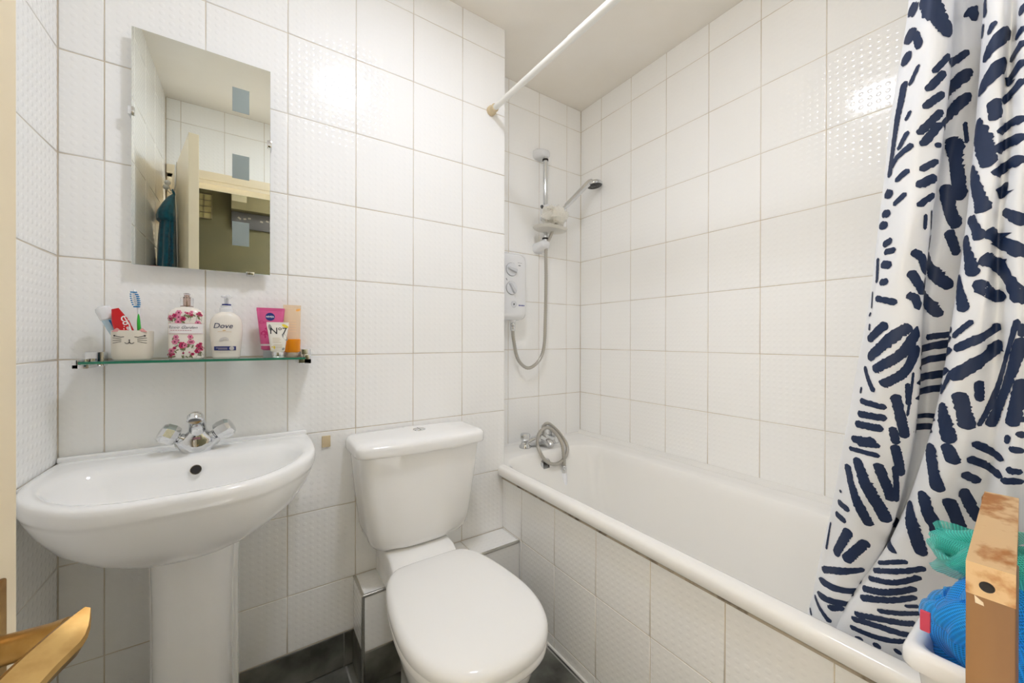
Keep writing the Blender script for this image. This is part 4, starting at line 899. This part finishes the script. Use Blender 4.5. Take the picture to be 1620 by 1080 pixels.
STROKES = [[23.7,1.35,1.63,2.11,1.611],[29.0,1.45,1.587,2.26,1.569],[13.0,2.21,1.575,2.61,1.544],[26.5,1.56,1.55,2.21,1.538],[13.8,2.06,1.508,1.86,1.361],[9.3,2.66,1.52,2.36,1.495],[8.3,2.61,1.453,2.46,1.44],[10.1,2.61,1.422,2.26,1.398],[12.0,2.86,1.398,2.21,1.386,2.06,1.373],[11.9,2.81,1.361,2.26,1.349],[10.2,2.81,1.325,2.26,1.312],[17.0,1.61,1.337,2.21,1.331],[15.4,1.56,1.306,2.16,1.3],[15.5,1.4,1.288,2.06,1.282],[23.5,2.31,1.623,3.56,1.562,3.81,1.544],[11.1,3.91,1.52,3.31,1.495],[14.4,3.76,1.495,3.16,1.471],[14.4,3.81,1.465,3.11,1.447],[14.5,3.81,1.44,3.01,1.41],[14.5,3.81,1.422,3.16,1.392],[11.1,3.91,1.392,3.71,1.386],[12.9,3.91,1.367,3.21,1.355],[16.2,3.96,1.343,3.16,1.331],[11.3,3.96,1.318,3.31,1.3],[6.5,3.66,1.288,3.71,1.27],[3.2,3.91,1.294,4.06,1.264],[15.4,5.92,1.605,6.37,1.599,6.57,1.581],[11.7,8.43,1.569,8.53,1.544],[11.3,8.33,1.538,8.18,1.52],[14.2,6.27,1.544,3.91,1.508],[21.5,6.42,1.514,4.11,1.465],[21.6,6.47,1.477,3.96,1.416],[6.5,6.37,1.434,6.57,1.398],[20.2,5.62,1.416,6.07,1.386,6.62,1.312],[18.1,5.72,1.343,6.57,1.27],[12.1,9.48,1.526,8.98,1.514],[22.0,10.89,1.514,8.58,1.483],[23.2,10.54,1.471,8.28,1.44],[15.6,9.68,1.422,9.88,1.392],[22.3,8.43,1.404,9.63,1.331],[20.8,8.13,1.343,9.48,1.27],[14.6,8.33,1.27,9.23,1.245],[13.3,11.94,1.532,11.64,1.52],[11.2,11.99,1.501,11.39,1.495],[12.8,11.99,1.483,11.04,1.471],[14.3,12.04,1.459,10.59,1.44],[12.8,12.04,1.434,10.23,1.416],[12.8,12.09,1.379,11.34,1.386,10.08,1.373],[16.5,12.09,1.355,11.24,1.361,9.83,1.349],[16.5,12.14,1.325,11.34,1.331,9.88,1.318],[17.2,11.39,1.306,10.54,1.288],[13.6,11.14,1.27,12.14,1.251],[13.5,1.86,1.251,2.41,1.257],[11.7,2.01,1.239,2.66,1.239],[7.8,1.61,1.233,1.81,1.19],[15.2,1.91,1.221,2.56,1.215],[13.6,2.01,1.19,2.51,1.19],[12.7,1.91,1.166,3.01,1.154],[4.3,1.56,1.178,1.76,1.148],[5.8,1.76,1.142,1.66,1.135],[5.0,1.81,1.123,1.86,1.111],[16.3,2.71,1.123,1.91,1.093],[19.9,3.61,1.117,3.16,1.105,2.11,1.062],[17.8,3.81,1.117,3.71,1.099,3.26,1.068,2.46,1.044],[16.8,3.86,1.087,3.51,1.044,2.86,1.02],[10.0,1.96,1.05,2.66,1.007],[5.2,2.01,1.013,2.01,1.001],[12.2,2.06,0.989,3.16,0.983],[14.0,2.06,0.965,3.21,0.965],[14.8,2.01,0.946,3.16,0.946],[15.1,1.96,0.916,3.01,0.922],[6.5,3.66,1.288,3.71,1.264],[14.7,3.31,1.233,3.76,1.221,4.11,1.196],[14.8,3.31,1.203,3.71,1.184,4.06,1.166],[13.2,3.31,1.166,3.66,1.16,3.86,1.142],[8.5,3.61,1.026,3.71,0.989],[15.6,3.31,1.007,3.76,0.934],[13.3,3.36,0.952,3.56,0.922],[4.1,3.76,1.044,3.71,0.971],[20.5,4.11,1.257,6.67,1.178],[19.7,4.11,1.19,6.42,1.135],[15.7,6.27,1.27,6.72,1.227],[13.8,6.52,1.288,6.62,1.27],[11.5,8.28,1.111,5.57,1.099],[14.1,8.33,1.099,4.11,1.074],[14.1,8.58,1.081,4.01,1.05],[14.2,8.63,1.05,3.91,1.026],[12.9,8.33,1.026,3.91,1.001],[9.1,4.11,0.965,8.33,0.971],[11.8,4.01,0.946,8.33,0.952],[16.8,8.58,1.27,9.43,1.233],[19.1,8.13,1.245,9.28,1.184],[16.6,8.03,1.19,8.93,1.135],[9.3,9.53,1.123,8.43,1.099],[13.9,11.24,1.117,10.08,1.099,8.68,1.081],[20.0,11.34,1.093,10.23,1.068,8.78,1.038],[10.9,8.83,1.05,8.28,1.013],[13.2,10.18,1.038,10.38,1.007],[19.6,9.38,1.02,10.08,0.965],[20.8,8.58,1.001,9.43,0.94],[7.9,11.99,1.123,11.19,1.032,10.43,0.971],[13.3,12.09,1.099,11.64,1.038,10.89,0.971],[8.3,12.09,1.117,12.09,1.099],[15.0,12.09,1.044,11.79,0.977],[8.1,11.74,0.965,11.69,0.952],[21.3,9.68,1.245,11.59,1.221,12.19,1.203],[21.5,9.48,1.209,11.29,1.19,12.14,1.142],[19.3,9.33,1.178,10.38,1.16,11.54,1.154],[13.6,11.44,1.264,12.19,1.245],[10.7,11.94,0.989,12.19,0.989],[11.3,11.99,0.971,12.19,0.965],[10.5,2.31,0.91,3.16,0.916],[9.8,1.91,0.898,3.21,0.898],[17.8,1.96,0.867,2.66,0.812,3.36,0.763],[21.4,2.36,0.885,3.81,0.776],[16.8,3.16,0.885,3.76,0.818],[14.9,3.51,0.922,3.86,0.867],[9.1,3.61,0.885,3.91,0.818],[10.1,1.81,0.812,1.86,0.806],[13.9,1.76,0.788,2.56,0.782],[14.1,1.76,0.763,2.51,0.757],[5.3,1.56,0.739,1.71,0.678],[19.0,2.71,0.745,2.36,0.678],[18.5,3.41,0.733,2.91,0.678],[14.8,1.76,0.629,3.71,0.672],[16.6,1.66,0.605,8.13,0.641],[16.0,1.76,0.574,8.23,0.611],[14.7,2.76,0.562,3.61,0.574],[12.4,1.56,0.562,3.16,0.532],[9.4,1.4,0.525,1.71,0.513],[21.2,8.38,0.934,9.58,0.861],[19.2,9.28,0.94,9.88,0.91],[13.6,10.28,0.946,11.69,0.928],[13.7,10.23,0.922,11.74,0.904],[14.4,10.18,0.898,10.94,0.885],[20.9,8.28,0.83,9.18,0.782,9.78,0.745],[18.8,8.83,0.855,10.08,0.788],[18.4,9.93,0.855,10.84,0.8],[17.8,10.33,0.873,11.29,0.824],[18.1,4.06,0.776,8.88,0.733],[8.1,8.23,0.696,9.43,0.727],[10.1,8.28,0.678,9.28,0.702,10.03,0.727],[10.2,8.33,0.66,9.33,0.678,10.03,0.708],[12.5,8.43,0.635,9.33,0.654,10.08,0.684],[12.6,8.63,0.617,9.53,0.641,10.23,0.666],[9.0,10.03,0.641,10.43,0.647],[10.5,9.43,0.611,10.59,0.635],[12.9,8.78,0.58,9.78,0.599,10.59,0.611],[13.0,8.73,0.568,9.63,0.58,10.59,0.586],[10.8,8.78,0.55,9.63,0.556,10.59,0.574],[9.9,9.13,0.532,9.38,0.538],[12.0,9.68,0.538,9.88,0.544],[17.2,10.28,0.544,10.38,0.55],[10.5,11.79,0.946,12.19,0.946],[11.5,11.79,0.916,12.19,0.916],[10.3,11.69,0.898,12.24,0.904]]
K = len(TABLE)
def cr4(a, b, c, d, t): return [.5 * (2 * b[i] + (c[i] - a[i]) * t + (2 * a[i] - 5 * b[i] + 4 * c[i] - d[i]) * t * t + (3 * b[i] - a[i] - 3 * c[i] + d[i]) * t ** 3) for i in (0, 1)]
def cur(k, z):
    k = max(0, min(K - 1 - 1e-6, k)); i = int(k); t = k - i; j = 0
    while j < len(ZR) - 2 and z < ZR[j + 1]: j += 1
    s_ = (ZR[j] - z) / (ZR[j] - ZR[j + 1])
    def row(i):
        i = max(0, min(K - 1, i)); n = len(ZR) - 1
        return cr4(TABLE[i][max(j - 1, 0)], TABLE[i][j], TABLE[i][j + 1], TABLE[i][min(j + 2, n)], s_)
    x, y = cr4(row(i - 1), row(i), row(i + 1), row(i + 2), t)
    w_ = .0022 * math.sin(z * 17 + k * 2.1) * math.sin(z * 5 + k) + .0015 * math.sin(z * 31 - k * 3)
    return Vector((x + w_, y, z))
ct = empty('shower_curtain', (.86, .1, .5), 'white shower curtain with navy brush-stroke print, bunched on the rod and tucked inside the bathtub', 'shower curtain')
nk, nz = 210, 150; V = []; F = []
for i in range(nk):
    for j in range(nz): V.append(cur((K - 1) * i / (nk - 1), 2.02 - 1.56 * j / (nz - 1)))
for i in range(nk - 1):
    for j in range(nz - 1): a = i * nz + j; F.append([a, a + 1, a + nz + 1, a + nz])
MB().add(V, F).build('cloth', m_cloth, ct, recalc=False, ang=180)
mb = MB(); rs = random.Random(3)
def nrm(k, z):
    a = cur(k + .02, z) - cur(k - .02, z); b = cur(k, z + .002) - cur(k, z - .002); n = a.cross(b).normalized()
    return a / .04, b / .004, n
def stroke(wm, pts):
    P = [Vector((pts[i], pts[i + 1], 0)) for i in range(0, len(pts), 2)]
    L = 0
    for a, b in zip(P, P[1:]):
        L += (cur(a.x, a.y) - cur(b.x, b.y)).length
    n = max(10, min(60, int(L / .0022))); C_ = crom(P, n) if len(P) > 2 else [P[0].lerp(P[1], i / (n - 1)) for i in range(n)]
    W = min(wm, 22 + (wm - 22) * .4) / 1000 / 2 * .87; rows_ = []; sd = rs.uniform(0, 99)
    for i in range(n):
        c_ = C_[i]; tk = (C_[min(i + 1, n - 1)] - C_[max(i - 1, 0)])
        ek, ez, nn = nrm(c_.x, c_.y)
        T_ = ek * tk.x + ez * tk.y
        side = nn.cross(T_)
        if side.length < 1e-9: side = ez.copy()
        side.normalize()
        # solve side = ek*a + ez*b
        E, Fq, G = ek.dot(ek), ek.dot(ez), ez.dot(ez); p, q = side.dot(ek), side.dot(ez); dt = max(E * G - Fq * Fq, 1e-9)
        da, db = (p * G - q * Fq) / dt, (q * E - p * Fq) / dt
        s_ = L * i / (n - 1); e = min(s_, L - s_) / max(W, 1e-5)
        wid = W * (math.sqrt(max(0, 1 - (1 - min(e, 1)) ** 2)) * .86 + .14)
        r1 = wid * (1 + .16 * noise.noise(Vector((s_ * 260, sd, 0))) + .18 * noise.noise(Vector((s_ * 700, sd, 2))))
        r2 = wid * (1 + .22 * noise.noise(Vector((s_ * 300, sd, 5))) + .26 * noise.noise(Vector((s_ * 900, sd, 7))))
        row = []
        for j in range(7):
            o = -r1 + (r1 + r2) * j / 6
            k2, z2 = c_.x + da * o, c_.y + db * o
            k2 = max(.02, min(K - 1.02, k2)); z2 = min(2.02, z2)
            row.append(cur(k2, z2) + nrm(k2, z2)[2] * .0007)
        rows_.append(row)
    mb.loft(rows_, False, False, closed=False)
SGN = 1
for s_ in STROKES: stroke(s_[0], s_[1:])
# the same print goes on above the frame and round the edge of the cloth
for blk in range(16):
    k0, z0, an = rs.uniform(0.6, K - 2.5), rs.uniform(1.70, 1.97), rs.uniform(0, PI)
    for q in range(4):
        a = Vector((k0 + math.cos(an) * 1.2, z0 + math.sin(an) * .05 - q * .033)); stroke(rs.uniform(12, 20), [a.x, a.y, a.x + 1.1 * math.cos(an), a.y + .06 * math.sin(an + .4)])
for z0 in (1.56, 1.44, 1.3, 1.18, 1.05, .9, .78):
    for q in range(3): stroke(rs.uniform(12, 20), [13.4 + q * .3, z0 - q * .03, 14.6, z0 - .03 - q * .03])
pr = mb.build('brush_stroke_print', m_navy, ct, recalc=False, ang=180, kind='stuff')
for k in range(6):
    kk = 1 + k * (K - 2.5) / 5; p = cur(kk, 2.005); q = A_.lerp(B_, (YB - p.y) / (YB - YF))
    MB().torus((q.x, p.y, 2.038), (0, 1, .1), .030, .0022, 24, 6).build('curtain_ring', m_white, ct)

# ---------------------------------------------------------------- wooden caddy with its basket and puffs
m_wood = noisy(M('worn_oiled_wood', rgb(150, 110, 68), .45), rgb(122, 84, 48), 9, .35, .7, 8, .0004, (1, 1, .12))
m_woodtop = noisy(M('worn_wood_top', rgb(218, 184, 138), .5), rgb(176, 116, 60), 45, .48, .62, 9, .0005, (.6, 1, 1))
cw = empty('wooden_caddy_stand', (.65, .044, 0), 'worn wooden caddy stand with an upright post and top rail at the right front', 'stand')
MB().box((.525, .0303, 0), (.553, .0575, .8995), .0012).build('post', m_wood, cw, label='front post with a dark screw and a chip')
MB().box((.757, .0435, 0), (.785, .0705, .8995), .0012).build('post', m_wood, cw)
rail = MB(); rail.loft([[Vector((x, y0, .872)), Vector((x, y1, .872)), Vector((x, y1, .900)), Vector((x, y0, .900))] for x, y0, y1 in ((.5246, .0303, .0575), (.785, .0435, .0705))])
rail.build('top_rail', m_woodtop, cw, smooth=False, label='paler worn top rail')
MB().lathe([(.0046, 0), (.0042, .0012), (.0025, .0004)], (.5248, .0455, .882), (-1, 0, 0), 16).build('screw', m_dark, cw)
MB().add([(.5244, .0525, .872), (.5244, .0475, .868), (.5244, .0470, .865), (.5244, .0520, .8655)], [[0, 1, 2, 3]]).build('chip', M('bare_pale_wood', rgb(232, 214, 186), .7), cw, smooth=False)
MB().box((.555, -.055, .60), (.757, .10, .616), .002).build('shelf_board', m_wood, cw)
MB().box((.553, .032, .08), (.757, .058, .105), .002).build('foot_rail', m_wood, cw)
bk = empty('white_basket', (.67, .02, .616), 'white plastic basket with a rounded rim on the wooden stand, holding the puffs', 'basket')
def bring(ins, z, r=.014): return [Vector((x, y, z)) for x, y in rrect(.592 + ins, .752 - ins, -.062 + ins, .112 - ins, r)]
MB().loft([bring(.030, .6165), bring(.024, .619), bring(.010, .735), bring(.009, .738), bring(.001, .739), bring(0, .742), bring(0, .754), bring(.003, .760), bring(.008, .762), bring(.014, .759), bring(.016, .75), bring(.030, .622), bring(.06, .620)]).build('basket_body', m_white, bk, ang=60)
bl = empty('blue_bath_puff', (.66, .045, .70), 'bright blue net bath puff filling the white basket under the teal one', 'bath puff')
m_bnet = puff_mat('blue_net', rgb(50, 196, 252), rgb(30, 176, 244)); m_tnet = puff_mat('teal_net', rgb(104, 230, 220), rgb(78, 214, 204))
puff_build('net_ruffles', join(ruffle((.676, .040, .772), .074, 22, 11, (.90, 1.0, .92), .85, 36, 13, .28), petals((.684, .030, .778), .066, 18, 6, (.85, .95, .95))), m_bnet, bl)
MB().box((.612, .092, .775), (.616, .100, .797), .001).build('wash_tag', M('red_wash_tag', rgb(206, 70, 96), .6), bl, label='small red and white wash tag')
tl = empty('teal_bath_puff', (.70, .05, .81), 'teal green net bath puff on top of the blue one, below the wooden rail', 'bath puff')
puff_build('net_ruffles', join(ruffle((.705, .048, .836), .046, 14, 4, (.75, 1.1, .62), .8), petals((.705, .048, .838), .056, 20, 9, (.8, 1.15, .66))), m_tnet, tl)
